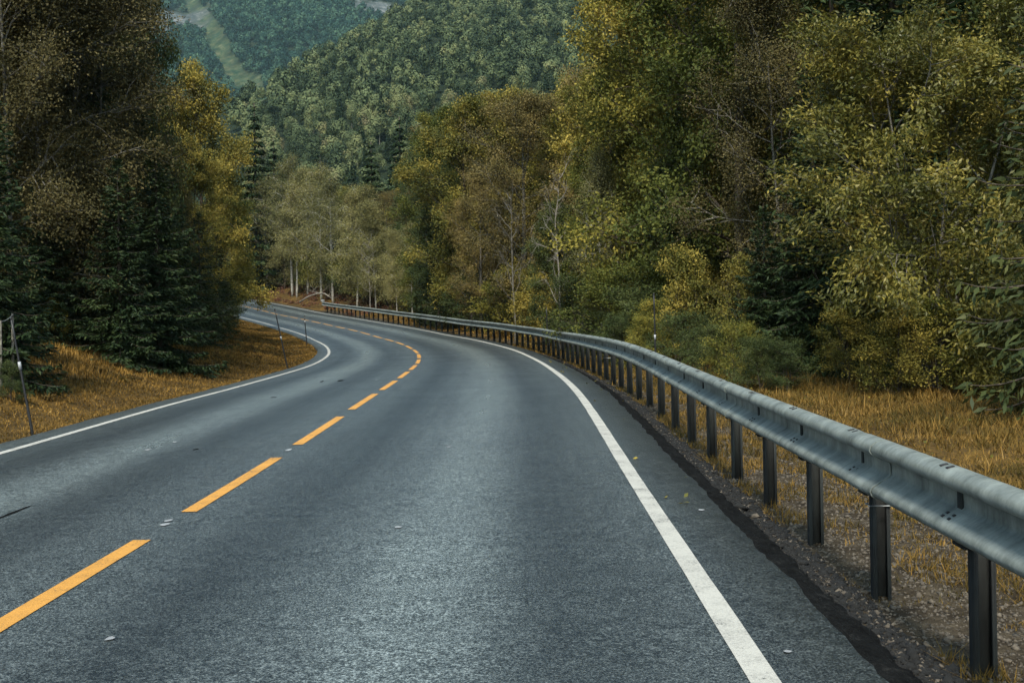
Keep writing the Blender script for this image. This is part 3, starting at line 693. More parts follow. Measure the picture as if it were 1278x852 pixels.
for k, (px, Y, H) in enumerate([(742, 33, 1.3), (775, 30, 1.2), (812, 27.5, 1.05), (846, 25, 1.15), (880, 23, .95), (915, 21.6, 1.0), (948, 20.6, .85), (982, 20.2, .8)]):
    H_('bush', px, Y, 0, 'low dense bush close behind the middle stretch of the guardrail', v=(1, 1, 2)[k % 3], wx=1.15, name='bush', cat='bush', H=H, group='low bushes close behind the guardrail')
# left side
H_('spruce', 122, 30, 60, 'tall narrow dark spruce between the left bank spruces', wx=.8, name='spruce_tree')
H_('spruce', 172, 32, 95, 'tall narrow dark spruce just right of the even taller narrow one', wx=.8, name='spruce_tree')
H_('spruce', 222, 37, 225, 'pointed dark spruce before the yellow topped trees', wx=1., name='spruce_tree')
H_('spruce', -10, 19, 95, 'dark spruce at the left edge above the fence posts', wx=1.1, name='spruce_tree')
H_('spruce', 52, 26, 215, 'dark spruce left of the two thin pale trunks', wx=1.3, name='spruce_tree')
H_('spruce', 104, 28, 285, 'low dark spruce hiding the feet of the two pale trunks', wx=1.5, name='spruce_tree')
H_('spruce_olive', 12, 22, 270, 'low olive spruce behind the old fence posts', wx=1.3, name='spruce_tree')
H_('lichen', 66, 27, -220, 'tall lichen covered tree with the leftmost pale trunk', name='birch_tree')
H_('lichen', 88, 28.5, -230, 'tall lichen covered tree with the second pale trunk', name='birch_tree')
H_('bare', 128, 29, 160, 'dead grey tree with a long side branch', v=1, wx=1., name='dead_tree')
H_('spruce', 150, 26, 190, 'dark spruce in the middle of the left bank', wx=1.15, name='spruce_tree')
H_('spruce', 198, 28, 170, 'dark spruce with its foot on the golden slope', wx=1.15, name='spruce_tree')
H_('spruce_olive', 250, 40, 262, 'small olive spruce beside the inside of the bend', wx=1., name='spruce_tree')
H_('spruce_olive', 272, 48, 290, 'smallest spruce at the tip of the golden slope', wx=1.1, name='spruce_tree')
H_('lichen', 20, 26, -250, 'tall brown tree at the left behind the dark spruces', name='deciduous_tree')
H_('lichen', 118, 29, -200, 'tall brown tree behind the spruce of the left bank', wx=.7, name='deciduous_tree')
H_('dark', 172, 36, -130, 'tall dark tree whose crown borders the blue mountain', wx=.42, name='deciduous_tree')
H_('brown', 105, 34, -160, 'tall brownish tree in the left forest', wx=.65, name='deciduous_tree')
H_('gold', 262, 50, 106, 'yellow topped tree left of the bend', wx=.9, name='deciduous_tree')
H_('gold', 240, 45, 185, 'golden tree in front of the yellow topped one', wx=.75, name='deciduous_tree')
H_('brown', 215, 40, 250, 'low brown tree above the dark spruce on the slope', wx=.9, name='deciduous_tree')
H_('gold', 282, 66, 205, 'golden tree at the right end of the left forest', wx=.6, name='deciduous_tree')
H_('olive', 275, 58, 215, 'low olive tree over the inside of the bend', wx=.8, name='deciduous_tree')
H_('farspruce', 322, 118, 128, 'slim dark spruce on the skyline by the yellow tree', wx=.95, name='spruce_tree')
H_('farspruce', 345, 130, 172, 'shorter dark spruce right of the slim skyline one', wx=1.1, name='spruce_tree')
for px, Y, ty, lb, v in [(118, 28, 412, 'low bush at the top of the left bank', 1), (70, 26, 405, 'yellowish bush left on the bank beside the fence posts', 0), (165, 27, 425, 'low dark bush in front of the left spruces', 1), (12, 17.6, 405, 'small bush among the old fence posts', 1)]:
    H_('bush', px, Y, ty, lb, v=v, wx=.9, name='bush', cat='bush', H=.95 if Y > 20 else .55)
H_('bush', 258, 50, 345, 'dark dense bush at the tip of the golden slope', v=1, wx=1.1, name='bush', cat='bush')
H_('bush', 262, 57, 352, 'olive bush where the road vanishes behind the left forest', v=2, wx=1.0, name='bush', cat='bush')
H_('bush', 245, 44, 350, 'dark bush under the small olive spruce', v=1, wx=1.1, name='bush', cat='bush')
# beyond the bend
H_('birch', 303, 100, 250, 'leftmost white birch trunk beyond the bend', v=0, name='birch_tree')
H_('birch', 319, 98, 225, 'second white birch trunk beyond the bend', v=0, name='birch_tree')
H_('birch', 366, 95, 200, 'tallest double trunked birch beyond the bend', wx=1.0, v=0, name='birch_tree')
H_('birch', 371, 95.5, 222, 'thinner birch trunk close beside the tallest birch', v=0, name='birch_tree')
H_('birch', 402, 100, 210, 'birch left of the far guardrail end', v=0, name='birch_tree')
H_('birch', 416, 94, 225, 'birch standing right behind the far guardrail end', v=0, name='birch_tree')
H_('birch', 446, 90, 235, 'round topped birch above the far guardrail', wx=1.25, name='birch_tree')
H_('birch', 470, 88, 255, 'low birch with a wide greyish crown', wx=1.2, name='birch_tree')
H_('birch', 335, 108, 228, 'pale crowned birch behind the white trunks', wx=1.2, name='birch_tree')
H_('birch', 385, 112, 215, 'birch crown between the two tallest birches', wx=1.2, name='birch_tree')
H_('birch', 515, 76, 280, 'leaning pale birch nearest to the right tree line', wx=.8, v=0, name='birch_tree')
H_('birch', 496, 80, 290, 'short birch left of the leaning pale one', wx=.9, name='birch_tree')
H_('bare', 462, 86, 300, 'bare thin tree behind the far guardrail', v=1, wx=.7, name='dead_tree')
H_('farspruce', 467, 128, 176, 'dark pointed spruce standing above the birches', wx=1.15, name='spruce_tree')
H_('farspruce', 503, 140, 145, 'dark spruce half hidden by the golden crowns', wx=1.1, name='spruce_tree')
H_('farspruce', 434, 135, 212, 'thin small dark spruce above the birch crowns', wx=.5, name='spruce_tree')
H_('bush', 440, 100, 335, 'dark brushwood behind the birches', v=1, wx=1.6, name='bush', cat='bush')
for px, Y, ty in [(330, 116, 300), (350, 112, 290), (385, 108, 285), (410, 106, 300), (430, 104, 295), (455, 100, 300), (480, 97, 305), (505, 92, 300)]:
    H_('dark', px, Y, ty, 'dark green tree in the shade behind the birch trunks', group='dark trees behind the birches', wx=1.3, name='deciduous_tree')
for k, (px, Y, ty) in enumerate([(296, 104, 330), (311, 103, 345), (328, 104, 322), (345, 101, 335), (356, 103, 318), (378, 102, 328), (394, 104, 318), (408, 102, 330), (424, 99, 312), (436, 96, 325), (455, 93, 318), (468, 91, 330), (483, 90, 320), (499, 86, 330), (511, 83, 322), (524, 80, 335)]):
    H_('scrub', px, Y, ty, 'greyish scrub between the birch trunks beyond the bend', group='scrub among the birches', v=k, wx=1.25, name='bush', cat='bush')

# fill rows behind, kept under the skyline of the near forest
SKX = [-3000, 150, 172, 215, 240, 300, 325, 340, 430, 480, 492, 520, 560, 610, 690, 712, 745, 775, 3000]
SKY = [-900, -900, 60, 150, 180, 235, 215, 225, 235, 240, 200, 165, 140, 135, 110, 75, 20, -900, -900]
RF = np.random.RandomState(77); cnt = 0
cand = []
for s in np.arange(-4, 150, 2.2):
    for side in (-1, 1):
        for o in (np.array([9.5, 13, 17, 22, 28]) if side > 0 else np.array([-11.5, -15, -19.5, -25, -31])):
            cand.append((s + RF.uniform(-1, 1), o + RF.uniform(-1.3, 1.3) + (4.0 if s > 70 and side > 0 else 0)))
for s, o in cand:
    p = road(s, o); x, y = p[0], p[1]
    ss, oo = nearest([x], [y])
    if y < 8 or abs(oo[0]) < 9 or (o < 0 and abs(oo[0]) < 11): continue
    if any((x - a) ** 2 + (y - b) ** 2 < (c + 1.3) ** 2 for a, b, c in placed): continue
    ix, _ = img(x, y, 2.0)
    if ix < -160 or ix > 1440: continue
    if 275 < ix < 535 and y < 118: continue
    if 535 <= ix < 1000 and y < 26: continue
    z = float(ground_h(np.array([x]), np.array([y]))[0])
    margin = 45 * 60 / max(y, 20)
    lim = max(np.interp(ix + d, SKX, SKY) for d in (-margin, 0, margin))
    Hmax = at_y(ix, lim + 6, y)[2] - z
    H = min(RF.uniform(10, 15), Hmax)
    if H < 3.5: continue
    kind = RF.choice(['spruce', 'spruce', 'spruce', 'dark', 'dark', 'dark', 'olive', 'brown'] if o < 0 else ['dark', 'dark', 'olive', 'olive', 'gold', 'brown', 'spruce'])
    placed.append((x, y, 1.6))
    nm = 'spruce_tree' if kind == 'spruce' else 'deciduous_tree'
    lb = ('dark spruce' if kind == 'spruce' else {'dark': 'dark green leafy tree', 'olive': 'olive leafy tree', 'gold': 'yellowish leafy tree', 'brown': 'brownish leafy tree', 'lichen': 'thin leaved brown tree'}[kind]) + \
         (' deeper in the forest left of the road' if o < 0 else ' deeper in the forest behind the guardrail')
    plant(kind, x, y, H, lb, 'tree', 'forest trees left of the road' if o < 0 else 'forest trees right of the road', 1.05, None, nm); cnt += 1
print('fill trees', cnt)

# ------------------------------------------------------------------ hillside and mountain forest
def hill_crown(seed, n, r, h, q, trunk=True):
    R = np.random.RandomState(seed); lob = []
    for i in range(7):
        a = R.uniform(0, 6.28); rr_ = r * R.uniform(.25, .62); lob.append((rr_ * math.cos(a), rr_ * math.sin(a), h * R.uniform(.35, .72), r * R.uniform(.38, .6)))
    lob.append((0, 0, h * .75, r * .55)); lob = np.array(lob)
    k = R.randint(0, len(lob), n); d = unit(R.normal(size=(n, 3)) + (0, 0, .35))
    Cc = lob[k, :3] + d * lob[k, 3:4] * R.uniform(.75, 1.08, (n, 1)) * np.array([1, 1, 1.15])
    D = unit(np.cross(d, R.normal(size=(n, 3))))
    B = unit(np.cross(d, D)); s = (q * R.uniform(.7, 1.3, n))[:, None]
    N = d + R.normal(size=(n, 3)) * .15; D = unit(np.cross(N, B)); B = unit(np.cross(N, D))
    V = np.stack([Cc - D * s * .5, Cc + B * s * .4, Cc + D * s * .5, Cc - B * s * .4], 1).reshape(-1, 3)
    rn = .75 * R.rand(len(lob))[k] + .25 * R.rand(n)
    return V, rn
def hill_proto(name, seed, n=1500, q=.42):
    V, rn = hill_crown(seed, n, 3.0, 9.0, q)
    T = Acc(); T.tube([(0, 0, -.5), (0, 0, 3.5), (.1, 0, 7)], [.16, .12, .04], 5, cap=False); nt_ = len(T.F4[0])
    V2 = np.vstack([V, T.V[0]]); Q = np.vstack([np.arange(len(V)).reshape(-1, 4), T.F4[0] + len(V)])
    return new_mesh(name, V2, [Q], [M['hill_leaf'], M['greybark']], np.concatenate([np.zeros(n, int), np.ones(nt_, int)]), fattr={'rnd': np.concatenate([rn, np.zeros(nt_)])})
hp = [hill_proto('hillside_tree%d' % i, 200 + i) for i in range(6)]
def cone_pts(seed, n, q):
    R = np.random.RandomState(seed); u = 1 - np.sqrt(R.rand(n)); a = R.uniform(0, 6.28, n); rr2 = 1.9 * (1 - u) * (.75 + .25 * np.sin(u * 60)) + .1
    Cc = np.stack([np.cos(a) * rr2, np.sin(a) * rr2, .6 + 11.5 * u], 1); d = np.stack([np.cos(a), np.sin(a), a * 0 - .5], 1)
    return leaves(Cc, d + R.normal(size=(n, 3)) * .2, q * 1.6, q * .7, R), .3 * R.rand(n)
V, rn = cone_pts(9, 900, .45); n_c = len(V) // 4
hcone = new_mesh('hillside_spruce', V, [np.arange(len(V)).reshape(-1, 4)], M['spruce'], fattr={'rnd': rn})
RH = np.random.RandomState(9); pts = []
for Y in np.arange(150, 800, 6.9):
    for X in np.arange(-.26 * Y, .115 * Y, 6.9):
        x = X + RH.uniform(-2.6, 2.6); y = Y + RH.uniform(-2.6, 2.6); xe = P1[0] + (y - P1[1]) * EDX
        if x < xe - 6 and y > 235: continue
        pts.append((x, y))
pts = np.array(pts); hz = ground_h(pts[:, 0], pts[:, 1])
ix, iy = img(pts[:, 0], pts[:, 1], hz + 7)
keep = (ix > 285) & (ix < 775) & (iy > -25) & (iy < np.interp(ix, SKX, SKY) + 60) & ((pts[:, 1] > 235) | ((ix > 300) & (ix < 530)))
pts, hz = pts[keep], hz[keep]; o_ = np.argsort(pts[:, 1]); pts, hz = pts[o_], hz[o_]
NIND = 235
print('hill trees', len(pts))
for i in range(min(NIND, len(pts))):
    cone = RH.rand() < .09
    o = link('hillside_spruce' if cone else 'hillside_tree', hcone if cone else hp[i % 6], None, (pts[i, 0], pts[i, 1], hz[i] - .3), RH.uniform(0, 6.28))
    s = RH.uniform(.7, 1.2); o.scale = (s * RH.uniform(.9, 1.15), s, s * RH.uniform(.85, 1.2))
    tag(o, 'small dark spruce among the leafy trees of the lower hillside' if cone else 'small bushy tree on the lower part of the wooded hillside', 'tree', 'spruces on the lower hillside' if cone else 'trees on the lower hillside')
def forest(name, pts, hz, protos, m, smin, smax, seed, label):
    R = np.random.RandomState(seed); VV = []; RR = []
    for i in range(len(pts)):
        V, rn = protos[R.randint(len(protos))]; s = R.uniform(smin, smax); t = R.uniform(0, 6.28); c, d = math.cos(t), math.sin(t)
        W = np.stack([V[:, 0] * c - V[:, 1] * d, V[:, 0] * d + V[:, 1] * c, V[:, 2] * R.uniform(.85, 1.25)], 1) * s + (pts[i, 0], pts[i, 1], hz[i] - .3)
        VV.append(W); RR.append(np.clip(rn * .6 + R.uniform(-.5, .9), -1.2, 1.8))
    V = np.vstack(VV); Q = np.arange(len(V)).reshape(-1, 4)
    tag(link(name, new_mesh(name, V, [Q], m, fattr={'rnd': np.concatenate(RR)})), label, 'forest', kind='stuff')
forest('hillside_forest', pts[NIND:], hz[NIND:], [hill_crown(300 + i, 420, 3.0, 9.0, .75) for i in range(6)], M['hill_leaf'], .7, 1.2, 5, 'dense green forest covering the upper hillside')
RM = np.random.RandomState(19)
mx = RM.uniform(-480, 60, 16000); my = RM.uniform(1080, 1560, 16000)
mz = ground_h(mx, my); ix, iy = img(mx, my, mz + 5)
kp = (ix > 195) & (ix < 520) & (iy < 135) & (iy > -30) & (mead_f(mx, my) + rock_f(mx, my) < .3 + .6 * (RM.rand(16000) < .12))
mx, my, mz = mx[kp], my[kp], mz[kp]
print('mountain trees', len(mx))
mx, my, mz = mx[:3600], my[:3600], mz[:3600]
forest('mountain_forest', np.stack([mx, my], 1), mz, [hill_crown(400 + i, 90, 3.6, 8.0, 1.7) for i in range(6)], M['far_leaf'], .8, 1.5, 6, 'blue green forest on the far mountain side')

# ------------------------------------------------------------------ grass and low plants
def blades(name, P, h, w, m, label, seed, cat='grass', lean=.6):
    R = np.random.RandomState(seed); n = len(P); a = R.uniform(0, 6.28, n); t = np.stack([np.cos(a), np.sin(a), np.zeros(n)], 1)
    l = np.stack([-np.sin(a), np.cos(a), np.zeros(n)], 1) * (R.normal(size=n) * lean * h)[:, None]
    w = np.broadcast_to(w, (n,))
    V = np.stack([P - t * w[:, None] / 2, P + t * w[:, None] / 2, P + l + np.array([0, 0, 1.]) * h[:, None]], 1).reshape(-1, 3)
    tag(link(name, new_mesh(name, V, [np.arange(3 * n).reshape(-1, 3)], m, fattr={'rnd': R.rand(n)})), label, cat, kind='stuff')
def scatter(n, s0, s1, o0, o1, seed, pw=2.0):
    R = np.random.RandomState(seed); u = R.rand(n)
    s = s0 + (s1 - s0) * u ** pw; o = R.uniform(o0, o1, n); P = road(s, o)
    x, y = P[:, 0], P[:, 1]; ss, oo = nearest(x, y)
    z = ground_h(x, y, ss, oo); return np.stack([x, y, z], 1), ss, oo, R
P, s, o, R = scatter(330000, 3, 100, -12.5, EL, 31, 1.7)
dd = np.hypot(P[:, 0], P[:, 1]); ixx, _ = img(P[:, 0], np.maximum(P[:, 1], 1), P[:, 2])
k = (o < EL - .02) & (o > -13) & (ixx > -60) & (ixx < 440) & (P[:, 1] > 5)
k &= ~((o > EL - .12) & (R.rand(len(o)) < .5))
P, dd, o = P[k], dd[k], o[k]
tall = sstep(.8, 4, EL - o)
h = (.04 + .1 * tall * (1 + fbm(P[:, 0], P[:, 1], 3, 4))) * R.uniform(.5, 1.4, len(P)); print('turf', len(P))
blades('grass', P - (0, 0, .01), h, .004 + .0011 * dd, M['turf'], 'golden moss and grass covering the left bank', 32, lean=.7)
P, s, o, R = scatter(360000, 0, 75, 4.0, 14.5, 41, 1.9)
dd = np.hypot(P[:, 0], P[:, 1]); ixx, _ = img(P[:, 0], np.maximum(P[:, 1], 1), P[:, 2])
den = fbm(P[:, 0] * 1.3, P[:, 1] * 1.3, 3, 4)
k = (o > 4.0) & (o < 15) & (ixx < 2600) & (P[:, 1] > 1) & ((o > 5.6) | (den > .02 - .6 * (o - 4.2)))
P, dd, o, s = P[k], dd[k], o[k], s[k]
m5 = o < 5.5; P[m5, 2] = z_gr(P[m5, 0], P[m5, 1], s[m5], o[m5], None)
tall = sstep(5.0, 7.5, o)
h = (.03 + .065 * tall * (.9 + 1.2 * fbm(P[:, 0] * 1.1, P[:, 1] * 1.1, 3, 4))) * R.uniform(.3, 1.3, len(P)) * np.where(R.rand(len(P)) < .03, 2.2, 1) * (1 + 1.1 * sstep(.1, .5, fbm(P[:, 0] * 2.3, P[:, 1] * 2.3, 2, 19))); print('straw', len(P))
blades('grass', P - (0, 0, .01), h, .0035 + .0009 * dd, M['straw'], 'dry orange grass between the guardrail and the willow', 42, lean=1.1)

P, s, o, R = scatter(90000, 1.5, 45, 4.0, 5.7, 43, 1.6)
den = fbm(P[:, 0] * 1.7, P[:, 1] * 1.7, 3, 4) + .35 * fbm(P[:, 0] * 6, P[:, 1] * 6, 2, 3)
k = (P[:, 1] > 2) & (den > .16 - .3 * (o - 4.1) - .02 * np.minimum(s, 12) + .1)
P, o, s = P[k], o[k], s[k]; P[:, 2] = z_gr(P[:, 0], P[:, 1], s, o, None); dd = np.hypot(P[:, 0], P[:, 1]); print('verge', len(P))
blades('grass', P - (0, 0, .008), .055 * R.uniform(.3, 1.5, len(P)), .003 + .0007 * dd, M['straw'], 'patchy olive and ochre grass between the guardrail posts', 44, lean=1.0)
def weeds(name, n, sfun, size, m, label, seed, leaf=.06, per=60, cat='undergrowth'):
    R = np.random.RandomState(seed); s, o = sfun(R, n); P = road(s, o); x, y = P[:, 0], P[:, 1]; z = ground_h(x, y)
    sz = size * R.uniform(.5, 1.4, n)
    i = np.repeat(np.arange(n), per); d = unit(R.normal(size=(n * per, 3)) + (0, 0, .6)); d[:, 2] = abs(d[:, 2])
    Cc = np.stack([x, y, z], 1)[i] + d * (sz[i] * R.uniform(.3, 1, n * per))[:, None] * np.array([1, 1, .8])
    V = leaves(Cc, d + R.normal(size=d.shape) * .5, leaf * R.uniform(.6, 1.4, n * per), leaf * .5, R)
    tag(link(name, leafmesh(name, V, m, R, .5 * R.rand(n)[i] + .5 * R.rand(n * per))), label, cat, kind='stuff')
def wl(R, n):
    s = R.uniform(8, 58, n); o = -4.6 - R.gamma(2.2, 1.3, n); return s, np.maximum(o, -12.5)
weeds('weeds', 240, wl, .15, M['weed'], 'withered brown weeds on the left bank', 51, .06, 90)
def wh(R, n):
    s = R.uniform(84, 145, n); return s, 4.6 + R.uniform(0, 6.5, n) 
weeds('heather', 360, wh, .5, M['heather'], 'reddish brown heather beyond the far road edge', 52, .13, 70)
def wb(R, n):
    s = R.uniform(8, 60, n); return s, -10.8 - R.uniform(0, 5, n)
weeds('undergrowth', 170, wb, .5, M['darkgreen'], 'dark undergrowth at the foot of the left forest', 53, .07, 130)
def wr(R, n):
    s = R.uniform(10, 72, n); return s, 11.5 + R.uniform(0, 4, n) - 3.2 * sstep(20, 30, s)
weeds('undergrowth', 260, wr, .6, M['olive'], 'leafy undergrowth at the foot of the right forest', 54, .09, 120)
def wy(R, n):
    s = R.uniform(50, 84, n); return s, 4.9 + R.uniform(0, 3.5, n)
weeds('bank_plants', 200, wy, .3, M['turf'], 'yellow plants behind the far part of the guardrail', 55, .09, 60)

# ------------------------------------------------------------------ guardrail
g = empty('guardrail', tuple(road(2.71, RAIL + .1)))
tag(g, 'long grey steel guardrail on dark posts curving along the right road edge', 'guardrail')
sf = np.arange(-6, 93.2, .1); pa = road(sf, RAIL); al = np.concatenate([[0], np.cumsum(np.linalg.norm(np.diff(pa, axis=0), axis=1))])
S_END = 93.0
def s_of(a): return np.interp(a, al, sf)
a271 = np.interp(2.71, sf, al)
prof0 = np.array([(.006, .140), (.020, .156), (.048, .163), (.080, .154), (.103, .132), (.110, .106), (.101, .086), (.068, .066), (.030, .050), (.016, .038), (.014, 0), (.014, -.022), (.026, -.036), (.066, -.062), (.098, -.086), (.110, -.108), (.104, -.130), (.080, -.150), (.040, -.158), (.012, -.150)])
prof0 = prof0 * (1, .88); RZ = RAILH - .130; RAILB = RAIL - .015
def prof_at(i_f): return np.array([np.interp(i_f, range(len(prof0)), prof0[:, k]) for k in (0, 1)])
inv = lambda v: v - np.array(g.location)
def beam(a0, a1, first):
    n = max(2, int((a1 - a0) / .1) + 1); aa = np.linspace(a0, a1, n); s = s_of(aa); lap = .0075 * (aa < a0 + .42)
    nn = np.gradient(prof0, axis=0); nn = np.stack([nn[:, 1], -nn[:, 0]], 1); nn /= np.linalg.norm(nn, axis=1)[:, None]
    out = prof0; inn = prof0 + nn * .004 * 1.0
    ring = np.vstack([out, inn[::-1]]); k = len(ring)
    V = road(s[:, None], RAILB - ring[None, :, 0] - lap[:, None], 0); V[..., 2] += RZ + ring[None, :, 1] 
    i, j = np.meshgrid(np.arange(n - 1), np.arange(k), indexing='ij')
    Q = np.stack([i * k + j, i * k + (j + 1) % k, (i + 1) * k + (j + 1) % k, (i + 1) * k + j], -1).reshape(-1, 4)
    A = Acc(); A.add(inv(V.reshape(-1, 3)), Q)
    caps = [(j, j + 1, k - 2 - j, k - 1 - j) for j in range(len(prof0) - 1)]
    VV = inv(V.reshape(-1, 3)); A.add(VV[:k], np.array(caps)); A.add(VV[-k:], np.array(caps)[:, ::-1])
    sta = np.concatenate([np.repeat(aa, k), np.full(k, a0), np.full(k, a1)])
    return A, sta
def slotbox(A, a, f, l, w):
    s = s_of(a); p = prof_at(f); q = prof_at(f + .3) - prof_at(f - .3); q /= np.linalg.norm(q)
    t = float(np.interp(s, S_, TH)); T = np.array([-math.sin(t), math.cos(t), 0]); Nn = np.array([math.cos(t), math.sin(t), 0])
    U = -Nn * q[0] + np.array([0, 0, 1.]) * q[1]; W = np.cross(T, U)
    c = road(s, RAILB - p[0]); c[2] += RZ + p[1]
    A.box(inv(c), (l, w, .007), 1, np.stack([T, U, W], 1))
NP = 0
a_end = al[-1] - .1
a0 = a271 - 1.333 * 2 - .35
k_ = 0
while a0 < a_end - .5:
    a1 = min(a0 + 4.0, a_end); A, sta = beam(a0 - .1, a1 + .2, k_ == 0)
    for q in range(3):
        ac = a0 + .35 + q * 1.333
        if ac > a1: break
        if ac - a271 < 34:
            for da in (-.035, .035):
                slotbox(A, ac + da, 2.6, .022, .03)
                slotbox(A, ac + da, 12.75, .022, .012); slotbox(A, ac + da, 13.3, .022, .012)
            slotbox(A, ac, 10, .035, .05)
    nb_ = A.n - len(sta)
    link('beam', A.mesh('beam', [M['galv'], M['slot']], True, pattr={'sta': np.concatenate([sta, np.full(nb_, a0)])}), g)
    for q in range(3):
        ac = a0 + .35 + q * 1.333
        if ac > a_end: break
        s = float(s_of(ac)); t = float(np.interp(s, S_, TH)); base = road(s, RAILB + .05)
        A = Acc(); T = np.array([-math.sin(t), math.cos(t), 0]); Nn = np.array([math.cos(t), math.sin(t), 0]); Rm = np.stack([Nn, T, [0, 0, 1.]], 1)
        hgt = RAILH - .06; zb = -.5; zc = (hgt + zb) / 2; zh = hgt - zb
        def pb(x, y, dx, dy): A.box(inv(base + Nn * x + T * y + np.array([0, 0, zc])), (dx, dy, zh), 0, Rm)
        pb(0, 0, .086, .006)                       # web, facing the traffic
        pb(-.040, -.0305, .006, .055); pb(.040, -.0305, .006, .055)   # flanges
        pb(-.031, -.055, .012, .006); pb(.031, -.055, .012, .006)     # lips
        po = link('post', A.mesh('post', M['post']), g); NP += 1
        if k_ < 8:   # bracket between post and beam
            A = Acc(); A.box(inv(base - Nn * .066 + np.array([0, 0, RZ])), (.012, .05, .2), 0, Rm); A.box(inv(base - Nn * .066 + np.array([0, 0, RZ - .17])), (.03, .13, .012), 0, Rm)
            link('bracket', A.mesh('bracket', M['post']), g)
    a0 += 4.0; k_ += 1
print('posts', NP)
# far terminal: the last beam end with its small white marker
pe = road(S_END, RAIL - .03); A = Acc(); A.box(inv(pe + (0, 0, RAILH + .1)), (.26, .04, .14), 0); A.box(inv(pe + (.02, 0, RAILH - .1)), (.04, .04, .5), 0)
link('end_marker', A.mesh('end_marker', M['refl']), g)
# wire ties on two posts
for a_i, zz in ((1, .34), (14, .3)):
    s = float(s_of(a271 + 1.333 * a_i)); base = road(s, RAILB + .05); t = float(np.interp(s, S_, TH)); Nn = np.array([math.cos(t), math.sin(t), 0]); T = np.array([-math.sin(t), math.cos(t), 0])
    A = Acc(); c = base + (0, 0, zz); pts_ = [c + Nn * u * .06 + T * v for u, v in ((-1, -.064), (1, -.064), (1, .01), (-1, .01), (-1, -.066))]; pts_.insert(0, c + Nn * .15 + T * -.07 + np.array([0, 0, .01]))
    pts_.insert(1, c + Nn * .068 + T * -.066)
    A.tube(inv(np.array(pts_)), .0035, 5); link('wire_tie', A.mesh('wire_tie', M['wire']), g)

# ------------------------------------------------------------------ snow poles
def pole(bx, by, tx, ty, label, Y=None, bands=((.56, .05),), zb=None, r=.018, name='snow_pole'):
    if Y is None:
        q, b = ray(bx, by); Ys = np.linspace(4, 140, 6000); X = q * Ys; Z = CH + b * Ys; gz = ground_h(X, Ys); i = np.argmax(Z < gz); Y = Ys[i]; p0 = np.array([X[i], Y, gz[i]])
    else:
        p0 = at_y(bx, by, Y); gz = float(ground_h(np.array([p0[0]]), np.array([Y]))[0]); tp = at_y(tx, ty, Y); u = (p0[2] - gz) / (tp[2] - p0[2]); p0 = p0 - (tp - p0) * u
    p1 = at_y(tx, ty, Y)
    o = empty(name, tuple(p0)); tag(o, label, 'snow pole', 'snow poles along the road')
    d = p1 - p0; A = Acc(); n = 8; u = np.linspace(-.1, 1, n)[:, None]; A.tube(d * u, np.linspace(r, r * .75, n), 8); link('rod', A.mesh('rod', M['black'], False), o)
    for f, hh in bands:
        A = Acc(); A.tube(d * np.array([[f - hh], [f + hh]]), r * 1.12, 8); link('reflector', A.mesh('reflector', M['refl']), o)
    A = Acc(); A.tube(d * np.array([[.995], [1.012]]), r * .9, 8); link('cap', A.mesh('cap', M['black']), o)
    return o
pole(41, 544, 14, 398, 'leaning black snow pole with white band on the left bank', bands=((.6, .035),))
pole(359, 460, 343, 386, 'leaning black snow pole on the grass tip inside the bend', bands=((.52, .025),), r=.022)
pole(383, 431, 380, 394, 'short upright black snow pole inside the bend', bands=((.8, .04),), r=.024)
pole(297, 395, 292, 372, 'tiny leaning snow pole by the bushes at the far left of the bend', bands=((.75, .05),), r=.03)
pole(818, 440, 816, 367, 'upright black snow pole with white band behind the guardrail', Y=24, bands=((.5, .03),), r=.02)
pole(683, 412, 682, 384, 'thin faraway snow pole with white dot behind the guardrail', Y=38, bands=((.4, .03),), r=.02)

# old fence posts
for i, (px, ty, by, Yp) in enumerate([(1, 400, 437, 18.3), (16, 391, 432, 18.6), (22.5, 390, 432, 19.2), (28, 390, 431, 19.6)]):
    p1 = at_y(px, ty, Yp); p0 = at_y(px - 1, by, Yp); z = float(ground_h(np.array([p0[0]]), np.array([Yp]))[0]); zb = min(z, p0[2]) - .3
    A = Acc(); hh = p1[2] - zb; A.tube([(0, 0, 0), (.01, 0, hh * .5), (.015, 0, hh)], [.024, .022, .019], 8)
    o = link('fence_post', A.mesh('fence_post', M['greybark'], False), None, (p0[0], Yp, zb))
    tag(o, ['grey fence post at the very left edge of the photo', 'grey fence post with the wire end beside the snow pole', 'grey fence post in the middle of the close group', 'thin grey fence post right of its close neighbours'][i], 'fence post', 'old fence posts')
a_, b_ = at_y(1, 401, 18.3), at_y(16, 392, 18.6)
A = Acc(); u = np.linspace(0, 1, 9)[:, None]; A.tube(a_ + (b_ - a_) * u - np.array([0, 0, 1]) * (np.sin(u * np.pi) * .03), .005, 5)
tag(link('fence_wire', A.mesh('fence_wire', M['wire'])), 'slack wire between the two leftmost fence posts', 'wire')

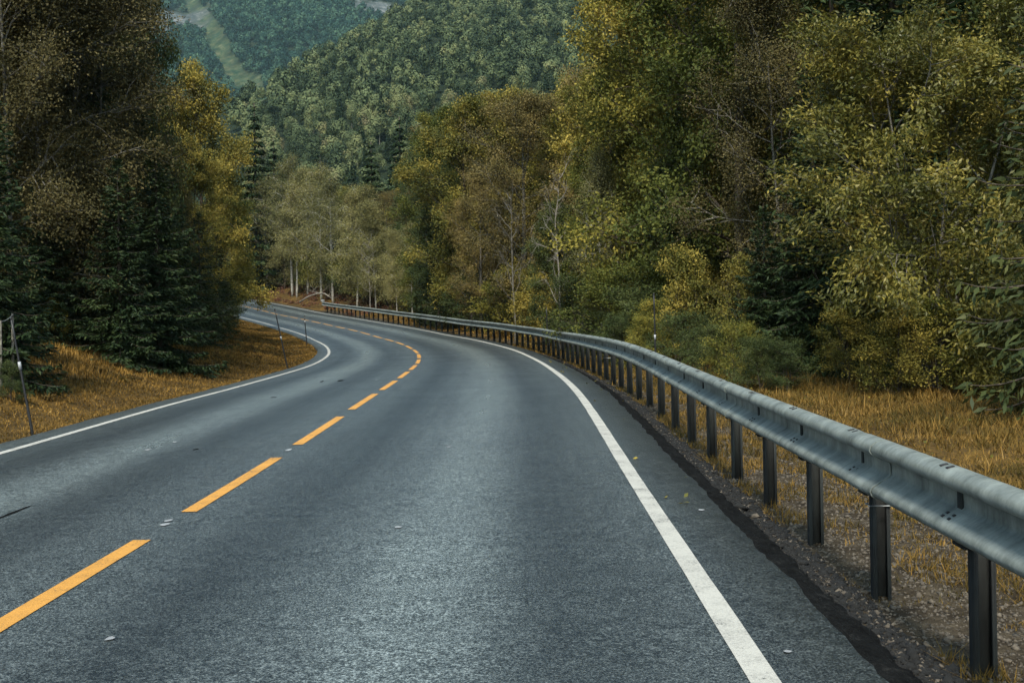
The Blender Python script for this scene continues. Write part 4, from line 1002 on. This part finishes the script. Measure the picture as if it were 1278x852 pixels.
# fallen log beyond the bend
p0, p1, p2 = at_y(374, 377, 101), at_y(397, 366, 100), at_y(414, 368, 99)
A = Acc(); A.tube([p0, (p0 + p1) / 2 + (0, 0, .12), p1, (p1 + p2) / 2 + (0, 0, .05), p2 - (0, 0, .3)], [.08, .075, .07, .05, .03], 8)
for q in range(7):
    R = np.random.RandomState(q); c = p1 + (p2 - p1) * R.uniform(-.8, .9); A.tube(poly(c, (R.normal(), R.normal() * .3, R.uniform(.2, 1)), 1.1, 4, R, .3), [.02, .015, .01, .008, .005], 4, cap=False)
tag(link('fallen_log', A.mesh('fallen_log', M['deadwood'], True)), 'weathered fallen log arching over brown heather left of the rail end', 'log')
# small fallen leaves on gravel and grass
R = np.random.RandomState(8); n = 260
s = R.uniform(1, 30, n) ; o = R.uniform(3.3, 8, n); P = road(s, o); z = np.where(o < 3.7, P[:, 2] + .012, ground_h(P[:, 0], P[:, 1]) + .06)
V = leaves(np.stack([P[:, 0], P[:, 1], z], 1), R.normal(size=(n, 3)) * (1, 1, .2), .05, .03, R)
tag(link('leaf_litter', leafmesh('leaf_litter', V, M['gold'], R)), 'scattered yellow fallen leaves on the right verge', 'leaves', kind='stuff')

# ------------------------------------------------------------------ haze
hm = bpy.data.materials.new('haze'); hm.use_nodes = True; nt = hm.node_tree
nt.nodes.remove(nt.nodes['Principled BSDF']); pv = nt.nodes.new('ShaderNodeVolumePrincipled')
pv.inputs['Color'].default_value = (.6, .9, .95, 1); pv.inputs['Density'].default_value = .00008; pv.inputs['Anisotropy'].default_value = .1
nt.links.new(pv.outputs[0], nt.nodes['Material Output'].inputs['Volume'])
A = Acc(); x0, x1, y0, y1, z0, z1 = -1180, 1180, -120, 2200, float(GZ.min()) - 3, float(GZ.max()) + 25
A.box(((x0 + x1) / 2, (y0 + y1) / 2, (z0 + z1) / 2), (x1 - x0, y1 - y0, z1 - z0))
tag(link('haze', A.mesh('haze', hm)), 'thin bluish haze filling the valley', 'haze', kind='stuff')
